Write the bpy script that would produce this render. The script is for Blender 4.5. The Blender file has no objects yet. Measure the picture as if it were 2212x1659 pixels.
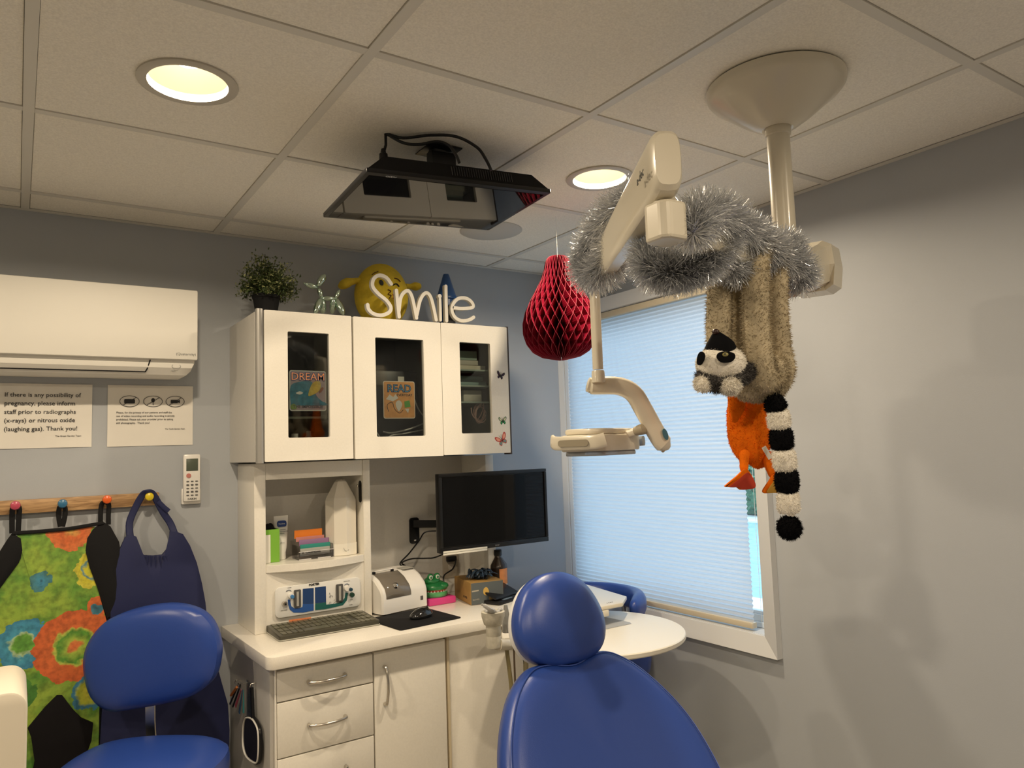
import bpy, bmesh, math, random
from mathutils import Vector as V, Matrix as M4
PI=math.pi; rnd=random.Random(7)
S=bpy.context.scene; COL=S.collection
# ---------------------------------------------------------------- camera
EYE=V((0,0,1.58)); ZC=2.439; F=1597.6
CR=V((0.83132,-0.55474,-0.03407)); CU=V((-0.01981,-0.09082,0.99567)); CF=V((0.55543,0.82705,0.08649))
cam=bpy.data.cameras.new('camera'); cam.sensor_width=36; cam.lens=36*F/2212; cam.clip_start=.05; cam.clip_end=200
co=bpy.data.objects.new('camera',cam); COL.objects.link(co)
m=M4((CR,CU,-CF)).transposed().to_4x4(); m.translation=EYE; co.matrix_world=m; S.camera=co
# ---------------------------------------------------------------- world / light / exposure
S.view_settings.view_transform='Standard'; S.view_settings.look='None'; S.view_settings.exposure=0.0; S.view_settings.gamma=1
try: S.view_settings.use_curve_mapping=False
except Exception: pass
wd=bpy.data.worlds.new('sky'); S.world=wd; wd.use_nodes=True
wb=wd.node_tree.nodes['Background']; wb.inputs[0].default_value=(.70,.83,1,1); wb.inputs[1].default_value=3.6
S.cycles.max_bounces=10; S.cycles.diffuse_bounces=5; S.cycles.glossy_bounces=4; S.cycles.transmission_bounces=6; S.cycles.transparent_max_bounces=8
S.cycles.use_denoising=True; S.cycles.sample_clamp_indirect=6; S.cycles.caustics_reflective=False; S.cycles.caustics_refractive=False
LAMP_W=15.5
LAMPS=[(.311,1.75),(1.55,1.76),(.311,-.2),(1.55,-.2),(-.93,1.75),(-.93,-.2)]
for i,(x,y) in enumerate(LAMPS):
    l=bpy.data.lights.new('downlight_lamp','AREA'); l.shape='DISK'; l.size=.075; l.energy=LAMP_W; l.color=(1,.82,.585)
    o=bpy.data.objects.new('downlight_lamp',l); o.location=(x,y,ZC+.014); COL.objects.link(o)

# ---------------------------------------------------------------- helpers
def W(px,py,d): return EYE+CR*((px-1106)/F*d)-CU*((py-829.5)/F*d)+CF*d     # a sighted point at depth d
def AT(px,py,ax,v):
    r=CR*((px-1106)/F)-CU*((py-829.5)/F)+CF; i='xyz'.index(ax); return EYE+r*((v-EYE[i])/r[i])
def Y(px,py,y): return AT(px,py,'y',y)
MATS={}
def mat(n,c,r=.5,me=0,bump=0,bs=200,var=0,vs=30,em=0,trans=0,alpha=1,spec=None,coat=0,ior=None):
    if n in MATS: return MATS[n]
    m=bpy.data.materials.new(n); m.use_nodes=True; N=m.node_tree.nodes; L=m.node_tree.links; p=N['Principled BSDF']
    p.inputs['Base Color'].default_value=(*c,1); p.inputs['Roughness'].default_value=r; p.inputs['Metallic'].default_value=me
    if spec is not None: p.inputs['Specular IOR Level'].default_value=spec
    if coat: p.inputs['Coat Weight'].default_value=coat; p.inputs['Coat Roughness'].default_value=.08
    if trans: p.inputs['Transmission Weight'].default_value=trans
    if ior: p.inputs['IOR'].default_value=ior
    if alpha<1: p.inputs['Alpha'].default_value=alpha
    if em: p.inputs['Emission Color'].default_value=(*c,1); p.inputs['Emission Strength'].default_value=em
    tc=N.new('ShaderNodeTexCoord')
    if bump:
        t=N.new('ShaderNodeTexNoise'); t.inputs['Scale'].default_value=bs; t.inputs['Detail'].default_value=4; L.new(tc.outputs['Object'],t.inputs['Vector'])
        b=N.new('ShaderNodeBump'); b.inputs['Strength'].default_value=bump; b.inputs['Distance'].default_value=.002
        L.new(t.outputs[0],b.inputs['Height']); L.new(b.outputs[0],p.inputs['Normal'])
    if var:
        t=N.new('ShaderNodeTexNoise'); t.inputs['Scale'].default_value=vs; t.inputs['Detail'].default_value=5; L.new(tc.outputs['Object'],t.inputs['Vector'])
        cr=N.new('ShaderNodeValToRGB'); cr.color_ramp.elements[0].position=.3; cr.color_ramp.elements[1].position=.7
        cr.color_ramp.elements[0].color=(*[max(0,a*(1-var)) for a in c],1); cr.color_ramp.elements[1].color=(*[min(1,a*(1+var*.6)) for a in c],1)
        L.new(t.outputs[0],cr.inputs[0]); L.new(cr.outputs[0],p.inputs['Base Color'])
    MATS[n]=m; return m
def glass(n,c,refl,tint=None):
    if n in MATS: return MATS[n]
    m=bpy.data.materials.new(n); m.use_nodes=True; N=m.node_tree.nodes; L=m.node_tree.links; N.remove(N['Principled BSDF'])
    t=N.new('ShaderNodeBsdfTransparent'); t.inputs[0].default_value=(*c,1); g=N.new('ShaderNodeBsdfGlossy'); g.inputs['Roughness'].default_value=.03
    fr=N.new('ShaderNodeFresnel'); fr.inputs[0].default_value=1.45; x=N.new('ShaderNodeMixShader'); a=N.new('ShaderNodeMath'); a.operation='MAXIMUM'; a.inputs[1].default_value=refl*.5; a2=N.new('ShaderNodeMath'); a2.operation='MINIMUM'; a2.inputs[1].default_value=.5
    L.new(fr.outputs[0],a.inputs[0]); L.new(a.outputs[0],a2.inputs[0]); L.new(a2.outputs[0],x.inputs[0]); L.new(t.outputs[0],x.inputs[1]); L.new(g.outputs[0],x.inputs[2]); L.new(x.outputs[0],N['Material Output'].inputs[0]); MATS[n]=m; return m
ORG={}
def prop(o,label=None,cat=None,group=None,kind=None):
    for k,v in (('label',label),('category',cat),('group',group),('kind',kind)):
        if v: o[k]=v
    return o
def thing(n,label,cat,loc,group=None):
    o=bpy.data.objects.new(n,None); o.location=loc; o.empty_display_size=.05; COL.objects.link(o); ORG[o]=V(loc); return prop(o,label,cat,group)
def obj(n,bm,m,parent=None,smooth=True,label=None,cat=None,group=None,kind=None,ang=40):
    """bm holds world coordinates"""
    me=bpy.data.meshes.new(n)
    if parent is not None: org=ORG[parent]
    else:
        lo=[min(v.co[i] for v in bm.verts) for i in range(3)]; hi=[max(v.co[i] for v in bm.verts) for i in range(3)]
        org=V(((lo[0]+hi[0])/2,(lo[1]+hi[1])/2,lo[2]))
    bmesh.ops.translate(bm,verts=bm.verts,vec=-org)
    bmesh.ops.recalc_face_normals(bm,faces=bm.faces)
    if smooth:
        for f in bm.faces: f.smooth=True
        ca=math.cos(math.radians(ang))
        for e in bm.edges:
            if len(e.link_faces)==2 and e.link_faces[0].normal.dot(e.link_faces[1].normal)<ca: e.smooth=False
    bm.to_mesh(me); bm.free()
    if isinstance(m,(list,tuple)):
        for k in m: me.materials.append(k)
    else: me.materials.append(m)
    o=bpy.data.objects.new(n,me); COL.objects.link(o); ORG[o]=org
    if parent is not None: o.parent=parent
    else: o.location=org
    return prop(o,label,cat,group,kind)
def B(): return bmesh.new()
def box(bm,x0,x1,y0,y1,z0,z1,bev=0,seg=2,M=None,mi=0):
    t=bmesh.new(); bmesh.ops.create_cube(t,size=1)
    for v in t.verts: v.co=V(((x0+x1)/2+v.co.x*(x1-x0),(y0+y1)/2+v.co.y*(y1-y0),(z0+z1)/2+v.co.z*(z1-z0)))
    if bev: bmesh.ops.bevel(t,geom=t.edges[:],offset=bev,segments=seg,profile=.5,affect='EDGES')
    return merge(bm,t,M,mi)
def merge(bm,t,M=None,mi=0):
    mp={}
    for v in t.verts: mp[v]=bm.verts.new(M@v.co if M is not None else v.co)
    for f in t.faces:
        try: nf=bm.faces.new([mp[v] for v in f.verts]); nf.material_index=mi if mi else f.material_index
        except ValueError: pass
    t.free(); return bm
def bxo(n,a,m,parent=None,bev=.002,**k):
    bm=B(); box(bm,*a,bev=bev); return obj(n,bm,m,parent,**k)
def frames(P,up=None):
    out=[]; prev=None
    for i in range(len(P)):
        t=(P[min(i+1,len(P)-1)]-P[max(i-1,0)]).normalized()
        if prev is None:
            u=up or (V((0,0,1)) if abs(t.z)<.9 else V((1,0,0)))
        else: u=prev
        s=t.cross(u).normalized(); u=s.cross(t).normalized(); prev=u; out.append((t,s,u))
    return out
def sm(P,n=6):
    """Catmull-Rom through points (Vectors or tuples of any length)"""
    P=[V(p) for p in P]; out=[]
    for i in range(len(P)-1):
        a=P[max(i-1,0)];b=P[i];c=P[i+1];d=P[min(i+2,len(P)-1)]
        for k in range(n):
            t=k/n; out.append(.5*((2*b)+(c-a)*t+(2*a-5*b+4*c-d)*t*t+(3*b-a-3*c+d)*t**3))
    out.append(P[-1]); return out
def tube(bm,P,r,seg=10,caps=True,sx=1,sy=1,e=2,up=None,mi=0,rnd_end=False):
    """sweep of a (super)elliptic section along P; r number or list; sx along side, sy along up"""
    P=[V(p) for p in P]; n=len(P); R=list(r) if isinstance(r,(list,tuple)) else [r]*n; fr=frames(P,up)
    if rnd_end:
        t0=fr[0][0]; t1=fr[-1][0]; a=[(P[0]-t0*R[0]*math.cos(q),R[0]*math.sin(q)) for q in (.25,.6,1.0)]; b=[(P[-1]+t1*R[-1]*math.cos(q),R[-1]*math.sin(q)) for q in (1.0,.6,.25)]
        P=[x[0] for x in a]+P+[x[0] for x in b]; R=[x[1] for x in a]+R+[x[1] for x in b]; fr=[fr[0]]*3+fr+[fr[-1]]*3
    rings=[]
    for p,q,(t,s,u) in zip(P,R,fr):
        ring=[]
        for k in range(seg):
            a=2*PI*k/seg; c=math.cos(a); d=math.sin(a)
            c=math.copysign(abs(c)**(2/e),c); d=math.copysign(abs(d)**(2/e),d)
            ring.append(bm.verts.new(p+s*(c*q*sx)+u*(d*q*sy)))
        rings.append(ring)
    for a,b in zip(rings,rings[1:]):
        for k in range(seg): f=bm.faces.new((a[k],a[(k+1)%seg],b[(k+1)%seg],b[k])); f.material_index=mi
    if caps:
        for ring in (rings[0],rings[-1]): f=bm.faces.new(ring); f.material_index=mi
    return bm
def lathe(bm,prof,c,seg=32,axis=None,mi=0,cap=True):
    """profile [(r,h)] about axis through c"""
    c=V(c); ax=(V(axis) if axis else V((0,0,1))).normalized(); s=ax.orthogonal().normalized(); u=ax.cross(s); rings=[]
    for r,h in prof:
        if r<1e-6: rings.append([bm.verts.new(c+ax*h)])
        else: rings.append([bm.verts.new(c+ax*h+(s*math.cos(2*PI*k/seg)+u*math.sin(2*PI*k/seg))*r) for k in range(seg)])
    for a,b in zip(rings,rings[1:]):
        for k in range(seg):
            q=[a[k%len(a)],a[(k+1)%len(a)],b[(k+1)%len(b)],b[k%len(b)]]; w=[]
            for v in q:
                if v not in w: w.append(v)
            if len(w)>2:
                f=bm.faces.new(w); f.material_index=mi
    if cap:
        for ring in (rings[0],rings[-1]):
            if len(ring)>2: f=bm.faces.new(ring); f.material_index=mi
    return bm
def ball(bm,c,r,M=None,u=20,v=12,mi=0):
    """ellipsoid; r number or (rx,ry,rz)"""
    t=bmesh.new(); bmesh.ops.create_uvsphere(t,u_segments=u,v_segments=v,radius=1); r=r if isinstance(r,(tuple,list)) else (r,r,r)
    X=M4.Translation(V(c))@(M if M is not None else M4())@M4.Diagonal((*r,1))
    return merge(bm,t,X,mi)
def prism(bm,pts,o,ex,ey,th,bev=0,mi=0):
    """outline pts (a,b) -> o+a*ex+b*ey, extruded th along ex x ey"""
    o=V(o);ex=V(ex);ey=V(ey);n=ex.cross(ey).normalized(); t=bmesh.new()
    a=[t.verts.new(o+ex*p[0]+ey*p[1]) for p in pts]; f=t.faces.new(a)
    r=bmesh.ops.extrude_face_region(t,geom=[f]); vs=[g for g in r['geom'] if isinstance(g,bmesh.types.BMVert)]
    bmesh.ops.translate(t,verts=vs,vec=n*th)
    if bev: bmesh.ops.bevel(t,geom=[e for e in t.edges if e.is_manifold and e.calc_face_angle(0)>.6],offset=bev,segments=2,profile=.5,affect='EDGES')
    return merge(bm,t,None,mi)
def rrect(w,h,r,n=5,cx=0,cy=0):
    out=[]
    for sx,sy,a0 in ((1,1,0),(-1,1,90),(-1,-1,180),(1,-1,270)):
        for k in range(n+1):
            a=math.radians(a0+90*k/n); out.append((cx+sx*(w/2-r)+r*math.cos(a),cy+sy*(h/2-r)+r*math.sin(a)))
    return out
def ell(w,h,n=24,cx=0,cy=0): return [(cx+w*math.cos(2*PI*k/n),cy+h*math.sin(2*PI*k/n)) for k in range(n)]
def smooth2(pts,n=5):
    P=[V((p[0],p[1],0)) for p in pts]; out=[]; L=len(P)
    for i in range(L):
        a,b,c,d=P[i-1],P[i],P[(i+1)%L],P[(i+2)%L]
        for k in range(n):
            t=k/n; q=.5*((2*b)+(c-a)*t+(2*a-5*b+4*c-d)*t*t+(3*b-a-3*c+d)*t**3); out.append((q.x,q.y))
    return out
def cushion(bm,pts,o,ex,ey,th,back=.3,dish=0,ctr=(0,0),rings=12,e=2.6):
    """puffed pad from an outline; front along ex x ey"""
    o=V(o);ex=V(ex).normalized();ey=V(ey).normalized();n=ex.cross(ey); cx,cy=ctr; prev=None
    def ring(s,z): return [bm.verts.new(o+ex*(cx+(p[0]-cx)*s)+ey*(cy+(p[1]-cy)*s)+n*(z-dish*max(0,1-s*s*1.2))) for p in pts]
    seq=[(0.02,th)]+[(k/rings,th*(1-(k/rings)**e)**(1/e)) for k in range(1,rings)]+[(.985,th*.42),(1,0.12*th),(1,-back*th*.5),(.96,-back*th)]
    R=[ring(s,z) for s,z in seq]; L=len(pts)
    for a,b in zip(R,R[1:]):
        for k in range(L): bm.faces.new((a[k],a[(k+1)%L],b[(k+1)%L],b[k]))
    bm.faces.new(R[0]); bm.faces.new(R[-1]); return bm
def txt(n,s,size,o,ex,ey,m,parent,align='LEFT',ext=.0002,sp=1.0,off=0,shear=0,ls=1):
    """flat lettering as mesh; o world point, ex/ey directions"""
    c=bpy.data.curves.new(n,'FONT'); c.body=s; c.size=size; c.align_x=align; c.extrude=ext; c.space_character=sp; c.offset=off; c.shear=shear; c.space_line=ls; c.resolution_u=2
    t=bpy.data.objects.new(n,c); COL.objects.link(t); dg=bpy.context.evaluated_depsgraph_get(); me=bpy.data.meshes.new_from_object(t.evaluated_get(dg)); bpy.data.objects.remove(t)
    ex=V(ex).normalized(); ey=V(ey).normalized(); R=M4((ex,ey,ex.cross(ey))).transposed().to_4x4()
    bm=B(); bm.from_mesh(me); bpy.data.meshes.remove(me); X=M4.Translation(V(o))@R
    bmesh.ops.transform(bm,matrix=X,verts=bm.verts)
    return obj(n,bm,m,parent,smooth=False)
def decal(n,pts,o,ex,ey,m,parent,th=.0006,**k):
    bm=B(); prism(bm,pts,o,ex,ey,th); return obj(n,bm,m,parent,smooth=False,**k)
def fuzz(bm,cnt,ln,wd=.0011,seed=1,mi=None,droop=.2):
    """short pile on the faces already in bm"""
    r=random.Random(seed); fs=[f for f in bm.faces if len(f.verts)>=3]; ar=[f.calc_area() for f in fs]; bm.normal_update()
    pick=r.choices(fs,weights=ar,k=cnt); new=[]
    for f in pick:
        vs=[v.co for v in f.verts]; a,b,c=vs[0],vs[1],vs[2]
        if len(vs)>3 and r.random()<.5: a,b,c=vs[0],vs[2],vs[3]
        u,v=r.random(),r.random()
        if u+v>1: u,v=1-u,1-v
        p=a+(b-a)*u+(c-a)*v; n=f.normal.copy()
        d=(n+V((r.gauss(0,.45),r.gauss(0,.45),r.gauss(0,.45)-droop))).normalized()*ln*r.uniform(.5,1.2); s=d.cross(V((r.gauss(0,1),r.gauss(0,1),r.gauss(0,1)))).normalized()*wd
        new.append((p-n*.001,d,s,f.material_index))
    for p,d,s,k in new:
        f=bm.faces.new((bm.verts.new(p-s),bm.verts.new(p+s),bm.verts.new(p+d))); f.material_index=k if mi is None else mi
    return bm
# ---------------------------------------------------------------- materials
tile_m=mat('ceiling_tile_paint',(.86,.825,.745),.85,bump=.5,bs=260,var=.10,vs=220)
grid_m=mat('grid_enamel',(.66,.64,.585),.5)
wall_m=mat('wall_paint_blue_grey',(.415,.44,.475),.6,bump=.08,bs=300,var=.02,vs=3)
floor_m=mat('floor_vinyl',(.46,.42,.36),.35,var=.12,vs=8)
trimw=mat('trim_white',(.68,.69,.70),.4)
lam=mat('white_laminate',(.80,.77,.70),.32,var=.03,vs=160)
lamg=mat('greige_laminate',(.62,.60,.56),.4,var=.03,vs=120)
stone=mat('counter_quartz',(.86,.82,.74),.22,var=.05,vs=260)
greytrim=mat('grey_aluminium_trim',(.36,.35,.33),.35,me=.4)
darkgap=mat('dark_gap',(.02,.02,.02),.8)
blk=mat('black_plastic',(.008,.008,.009),.32,spec=.3)
blkm=mat('black_matte',(.010,.010,.011),.8,spec=.2)
gloss=mat('black_gloss_screen',(.003,.003,.0035),.05,ior=1.27)
chrome=mat('brushed_nickel',(.62,.58,.52),.22,me=1)
wplas=mat('white_plastic',(.82,.80,.76),.3)
cream=mat('cream_enamel',(.66,.61,.50),.28,coat=.2)
ink=mat('black_ink',(.02,.02,.022),.7)
paper=mat('paper',(.80,.77,.71),.7,var=.02,vs=20)
vinyl=mat('royal_blue_vinyl',(.020,.058,.29),.32,bump=.12,bs=600,spec=.55)
navy=mat('navy_apron_nylon',(.020,.025,.085),.6,bump=.35,bs=28,spec=.3)

# ---------------------------------------------------------------- room shell
XL,XR,YB,YN=-2.3,2.279,2.93,-2.6
def struct(n,bm,m,parent=None,**k): return obj(n,bm,m,parent,smooth=False,kind='structure' if parent is None else None,**k)
bm=B(); box(bm,XL,XR,YN,YB,-.1,0); struct('floor',bm,floor_m)
bm=B(); box(bm,XL,XR,YB,YB+.12,0,2.7); struct('wall_back',bm,wall_m)
bm=B(); box(bm,XL-.12,XL,YN,YB,0,2.7); struct('wall_left',bm,wall_m)
bm=B(); box(bm,XL-.12,XR+.16,YN-.12,YN,0,2.7); struct('wall_near',bm,wall_m)
WY0,WY1,WZ0,WZ1=1.79,2.921,.865,2.21
bm=B(); box(bm,XR,XR+.16,YN,YB+.12,0,WZ0); box(bm,XR,XR+.16,YN,YB+.12,WZ1,2.7); box(bm,XR,XR+.16,YN,WY0,WZ0,WZ1); box(bm,XR,XR+.16,WY1,YB+.12,WZ0,WZ1)
struct('wall_right',bm,wall_m)
# ceiling: plenum slab, tiles and T-bars
bm=B(); box(bm,XL,XR,YN,YB,2.62,2.70); ceil=struct('ceiling',bm,mat('plenum_dark',(.12,.11,.10),.9))
GX=[XL]+[.0086+.61*c for c in range(-3,4)]+[XR]; GY=[YN]+[.7673+.6529*j for j in range(-5,4)]+[YB]
HOLES=[(x,y,.094) for x,y in LAMPS]+[(1.518,1.069,.05)]
for i in range(len(GX)-1):
    for j in range(len(GY)-1):
        x0,x1,y0,y1=GX[i]+.0128,GX[i+1]-.0128,GY[j]+.0128,GY[j+1]-.0128
        if i==len(GX)-2: x1=XR-.024
        if j==len(GY)-2: y1=YB-.024
        bm=B(); hs=[h for h in HOLES if x0<h[0]<x1 and y0<h[1]<y1]
        if not hs: box(bm,x0,x1,y0,y1,ZC+.001,ZC+.014,bev=.0015,seg=1)
        else:
            es=[]
            def loop(pts):
                vs=[bm.verts.new((p[0],p[1],ZC+.001)) for p in pts]
                for k in range(len(vs)): es.append(bm.edges.new((vs[k],vs[(k+1)%len(vs)])))
            loop([(x0,y0),(x1,y0),(x1,y1),(x0,y1)])
            for h in hs: loop(ell(h[2],h[2],32,h[0],h[1]))
            bmesh.ops.triangle_fill(bm,use_beauty=True,use_dissolve=False,edges=es)
            r=bmesh.ops.extrude_face_region(bm,geom=bm.faces[:]); bmesh.ops.translate(bm,verts=[g for g in r['geom'] if isinstance(g,bmesh.types.BMVert)],vec=(0,0,.013))
        obj('ceiling_tile',bm,tile_m,ceil,smooth=False)
def bar(x0,x1,y0,y1,w=.0):
    bm=B(); box(bm,x0,x1,y0,y1,ZC-.002,ZC+.004); box(bm,(x0+x1)/2-.001 if x1-x0<.1 else x0,(x0+x1)/2+.001 if x1-x0<.1 else x1,(y0+y1)/2-.001 if y1-y0<.1 else y0,(y0+y1)/2+.001 if y1-y0<.1 else y1,ZC+.004,ZC+.035)
    obj('grid_bar',bm,grid_m,ceil,smooth=False)
for x in GX[1:-1]: bar(x-.012,x+.012,YN,YB-.0225)
for y in GY[1:-1]:
    for a,b in zip(GX,GX[1:]): bar(a+.0122 if a!=XL else a,(b-.0122) if b!=XR else XR-.0225,y-.012,y+.012)
bm=B(); box(bm,XL,XR,YB-.022,YB-.0002,ZC-.002,ZC+.001); struct('trim_1',bm,grid_m)
bm=B(); box(bm,XR-.022,XR-.0002,YN,YB-.0225,ZC-.002,ZC+.001); struct('trim_2',bm,grid_m)
bm=B(); box(bm,XL,XR-.013,YB-.012,YB,0,.1); struct('baseboard_back',bm,mat('rubber_base',(.06,.06,.065),.5))
bm=B(); box(bm,XR-.012,XR,YN,YB-.013,0,.1); struct('baseboard_right',bm,MATS['rubber_base'])

# ---------------------------------------------------------------- window
bm=B()  # splayed casing, proud of the wall
def casing(a,b,c,d,th): # quad prism between inner edge a,b (z/y pairs) and outer c,d
    xi,xo=XR-.008,XR-.030
    v=[bm.verts.new(q) for q in ((xi,a[0],a[1]),(xi,b[0],b[1]),(xo,d[0],d[1]),(xo,c[0],c[1]),(XR,a[0],a[1]),(XR,b[0],b[1]),(XR,d[0],d[1]),(XR,c[0],c[1]))]
    for f in ((0,1,2,3),(4,7,6,5),(0,4,5,1),(3,2,6,7),(1,5,6,2),(0,3,7,4)): bm.faces.new([v[k] for k in f])
I=[(WY0+.004,WZ0+.004),(WY1-.003,WZ0+.004),(WY1-.003,WZ1-.004),(WY0+.004,WZ1-.004)]; O=[(1.728,.803),(2.9295,.803),(2.9295,2.262),(1.728,2.262)]
for k in range(4): casing(I[k],I[(k+1)%4],O[k],O[(k+1)%4],0)
win=struct('window_1',bm,trimw,label='large window in the right-hand wall beside the corner')
bm=B(); box(bm,XR+.0,XR+.155,WY0,WY0+.006,WZ0,WZ1); box(bm,XR,XR+.155,WY1-.006,WY1,WZ0,WZ1); box(bm,XR,XR+.155,WY0+.006,WY1-.006,WZ0,WZ0+.006); box(bm,XR,XR+.155,WY0+.006,WY1-.006,WZ1-.006,WZ1); struct('jamb',bm,trimw,win)
bm=B()
for z0,z1,x0,x1 in ((.872,.892,.075,.13),(.892,.918,.085,.125),(.918,.93,.092,.12)): box(bm,XR+x0,XR+x1,WY0+.007,WY1-.007,z0,z1,bev=.002)
for y0,y1 in ((WY0+.007,WY0+.012),(WY1-.03,WY1-.007)): box(bm,XR+.092,XR+.12,y0,y1,.93,2.19)
box(bm,XR+.092,XR+.12,WY0+.012,WY1-.04,2.15,2.19); struct('sash',bm,mat('sash_vinyl',(.72,.78,.84),.35),win)
bm=B(); box(bm,XR+.103,XR+.107,WY0+.012,WY1-.04,.93,2.15); struct('window_pane',bm,glass('window_glass',(.88,.96,.98),.06),win)
# cellular shade
sh=thing('cellular_shade','white pleated cellular shade lowered over the window','blind',(2.31,2.375,.875))
shm=bpy.data.materials.new('shade_fabric'); shm.use_nodes=True; N=shm.node_tree.nodes; L=shm.node_tree.links; N.remove(N['Principled BSDF'])
d=N.new('ShaderNodeBsdfDiffuse'); d.inputs[0].default_value=(.62,.61,.58,1); tr=N.new('ShaderNodeBsdfTranslucent'); tr.inputs[0].default_value=(.72,.76,.82,1); mx=N.new('ShaderNodeMixShader'); mx.inputs[0].default_value=.55
L.new(d.outputs[0],mx.inputs[1]); L.new(tr.outputs[0],mx.inputs[2]); L.new(mx.outputs[0],N['Material Output'].inputs[0])
bm=B(); z=.902; n=int((2.172-.902)/.0087); prev=None
for k in range(n+1):
    zz=.902+(2.172-.902)*k/n; x=2.297+(.0075 if k%2 else 0); yl=1.862+.0*(zz-.9); cur=(bm.verts.new((x,yl,zz)),bm.verts.new((x,2.913,zz)))
    if prev: bm.faces.new((prev[0],prev[1],cur[1],cur[0]))
    prev=cur
obj('pleated_fabric',bm,shm,sh,smooth=False)
bxo('bottom_rail',(2.286,2.314,1.858,2.914,.880,.902),mat('rail_ivory',(.62,.55,.42),.4),sh,bev=.004)
bxo('head_rail',(2.281,2.322,1.80,2.916,2.172,2.202),MATS['rail_ivory'],sh,bev=.004)
bm=B(); tube(bm,[(2.33,1.85,2.17),(2.33,1.85,.9)],.0008,6); obj('lift_cord',bm,wplas,sh)

# ---------------------------------------------------------------- outside
OUT=thing('paved_yard','pale pavement and lane seen through the gap beside the blind','pavement',(9,3,-.02))
bxo('walkway',(2.5,6.3,-5,22,-.06,-.02),mat('pale_concrete',(.75,.78,.76),.8,var=.08,vs=6),OUT,bev=0)
bxo('lane',(6.3,12,-5,22,-.06,-.03),mat('blue_asphalt',(.26,.42,.50),.85,var=.2,vs=9),OUT,bev=0)
bxo('far_curb',(12,16,-5,22,-.06,.0),MATS['pale_concrete'],OUT,bev=0)
hm=mat('hedge_leaves',(.07,.19,.10),.7,var=.7,vs=2.5)
bm=B(); r=random.Random(3)
for k in range(5200):
    p=V((12.6+r.random()*1.0,5.5+r.random()*8,.11+r.random()*1.05)); a=V((r.gauss(0,1),r.gauss(0,1),r.gauss(0,1))).normalized(); b=a.orthogonal().normalized(); s=r.uniform(.04,.1)
    bm.faces.new((bm.verts.new(p-a*s),bm.verts.new(p+b*s*.5),bm.verts.new(p+a*s),bm.verts.new(p-b*s*.5)))
box(bm,12.9,13.5,5.5,13.5,.03,1.05)
obj('hedge',bm,hm,None,smooth=False,label='clipped green hedge beyond the lane outside the window',cat='hedge')
fb=thing('pale_fence','pale picket fence standing behind the hedge outside','fence',(14,9.5,0))
for k in range(40): bxo('picket',(14,14.05,5.6+k*.2,5.72+k*.2,0,1.75),mat('fence_paint',(.7,.8,.84),.6),fb,bev=0)
for z in (.4,1.5): bxo('rail',(14.051,14.09,5.6,13.6,z,z+.08),MATS['fence_paint'],fb,bev=0)

# ---------------------------------------------------------------- downlights
trim_m=mat('downlight_trim',(.50,.47,.41),.4); refl=mat('downlight_reflector',(.82,.80,.72),.35)
em=mat('bulb_glow',(1,.86,.60),em=4)
def downlight(x,y,lab):
    t=thing('recessed_downlight',lab,'light',(x,y,ZC),'recessed downlights')
    bm=B(); lathe(bm,[(.0865,.004),(.0862,-.004),(.100,-.006),(.108,-.003),(.108,.0005),(.0925,.0006)],(x,y,ZC),40,cap=False); obj('trim_ring',bm,trim_m,t)
    bm=B(); lathe(bm,[(.0862,.002),(.083,.03),(.068,.075),(.05,.095),(0,.1)],(x,y,ZC),40,cap=False); obj('reflector',bm,refl,t)
    bm=B(); lathe(bm,[(0,.047),(.028,.048),(.030,.060),(.026,.085),(.018,.097)],(x,y,ZC),24,cap=False); obj('bulb',bm,em,t)
downlight(*LAMPS[0],'lit recessed downlight in the tile above the wall air conditioner, left')
downlight(*LAMPS[1],'lit recessed downlight between the hanging screen and the dental light')
bm=B(); lathe(bm,[(0,-.004),(.118,-.004),(.1235,-.001),(.1235,.0008),(0,.0008)],(1.544,2.411,ZC),48,cap=False)
obj('round_ceiling_cover',bm,mat('cover_grey',(.50,.49,.46),.6,bump=.3,bs=400),label='flat round grey cover on the ceiling behind the hanging screen',cat='ceiling cover')
X1,Y1,Z1=V((1,0,0)),V((0,1,0)),V((0,0,1))
# ---------------------------------------------------------------- wall air conditioner
acm=mat('ac_white',(.80,.78,.72),.55)
ac=thing('air_conditioner','white wall-mounted split air conditioner above the two paper notices','air conditioner',(.05,2.93,1.87))
def acprof(y0,y1,pts): return pts
bm=B(); prof=[(2.929,1.872),(2.80,1.866),(2.765,1.872),(2.742,1.895),(2.735,1.925),(2.735,2.16),(2.929,2.16)]
n0=len(bm.verts)
secs=[(-.36,1,0)]+[(.44,1,0),(.465,1,.0),(.488,1,.006),(.502,1,.02),(.510,1,.045)]
rings=[]
for x,s,lift in secs: rings.append([bm.verts.new((x,y,max(z,1.866+lift) if z<1.95 else z)) for y,z in prof])
for a,b in zip(rings,rings[1:]):
    for k in range(len(prof)): bm.faces.new((a[k],a[(k+1)%len(prof)],b[(k+1)%len(prof)],b[k]))
bm.faces.new(rings[0]); bm.faces.new(rings[-1]); obj('body',bm,acm,ac,ang=25)
bxo('front_panel',(-.37,.517,2.716,2.736,1.921,2.166),acm,ac,bev=.005)
bm=B(); prism(bm,[(0,0),(.0,-.001),(0,0)],(0,0,0),X1,Y1,.001) if False else None
def acs(z): # front surface of the lower body
    for (ya,za),(yb,zb) in zip(prof,prof[1:]):
        if za<=z<=zb and za<1.93 and ya>yb-.1 and yb<2.80: return ya+(yb-ya)*(z-za)/(zb-za)
    return 2.735
bm=B(); tube(bm,[(-.36,acs(1.880)-.001,1.880),(.358,acs(1.880)-.001,1.880)],.0022,6); tube(bm,[(.358,acs(1.880)-.001,1.880),(.362,acs(1.889)-.001,1.889),(.370,2.7345,1.919)],.0022,6); obj('louver_gap',bm,blkm,ac)
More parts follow.
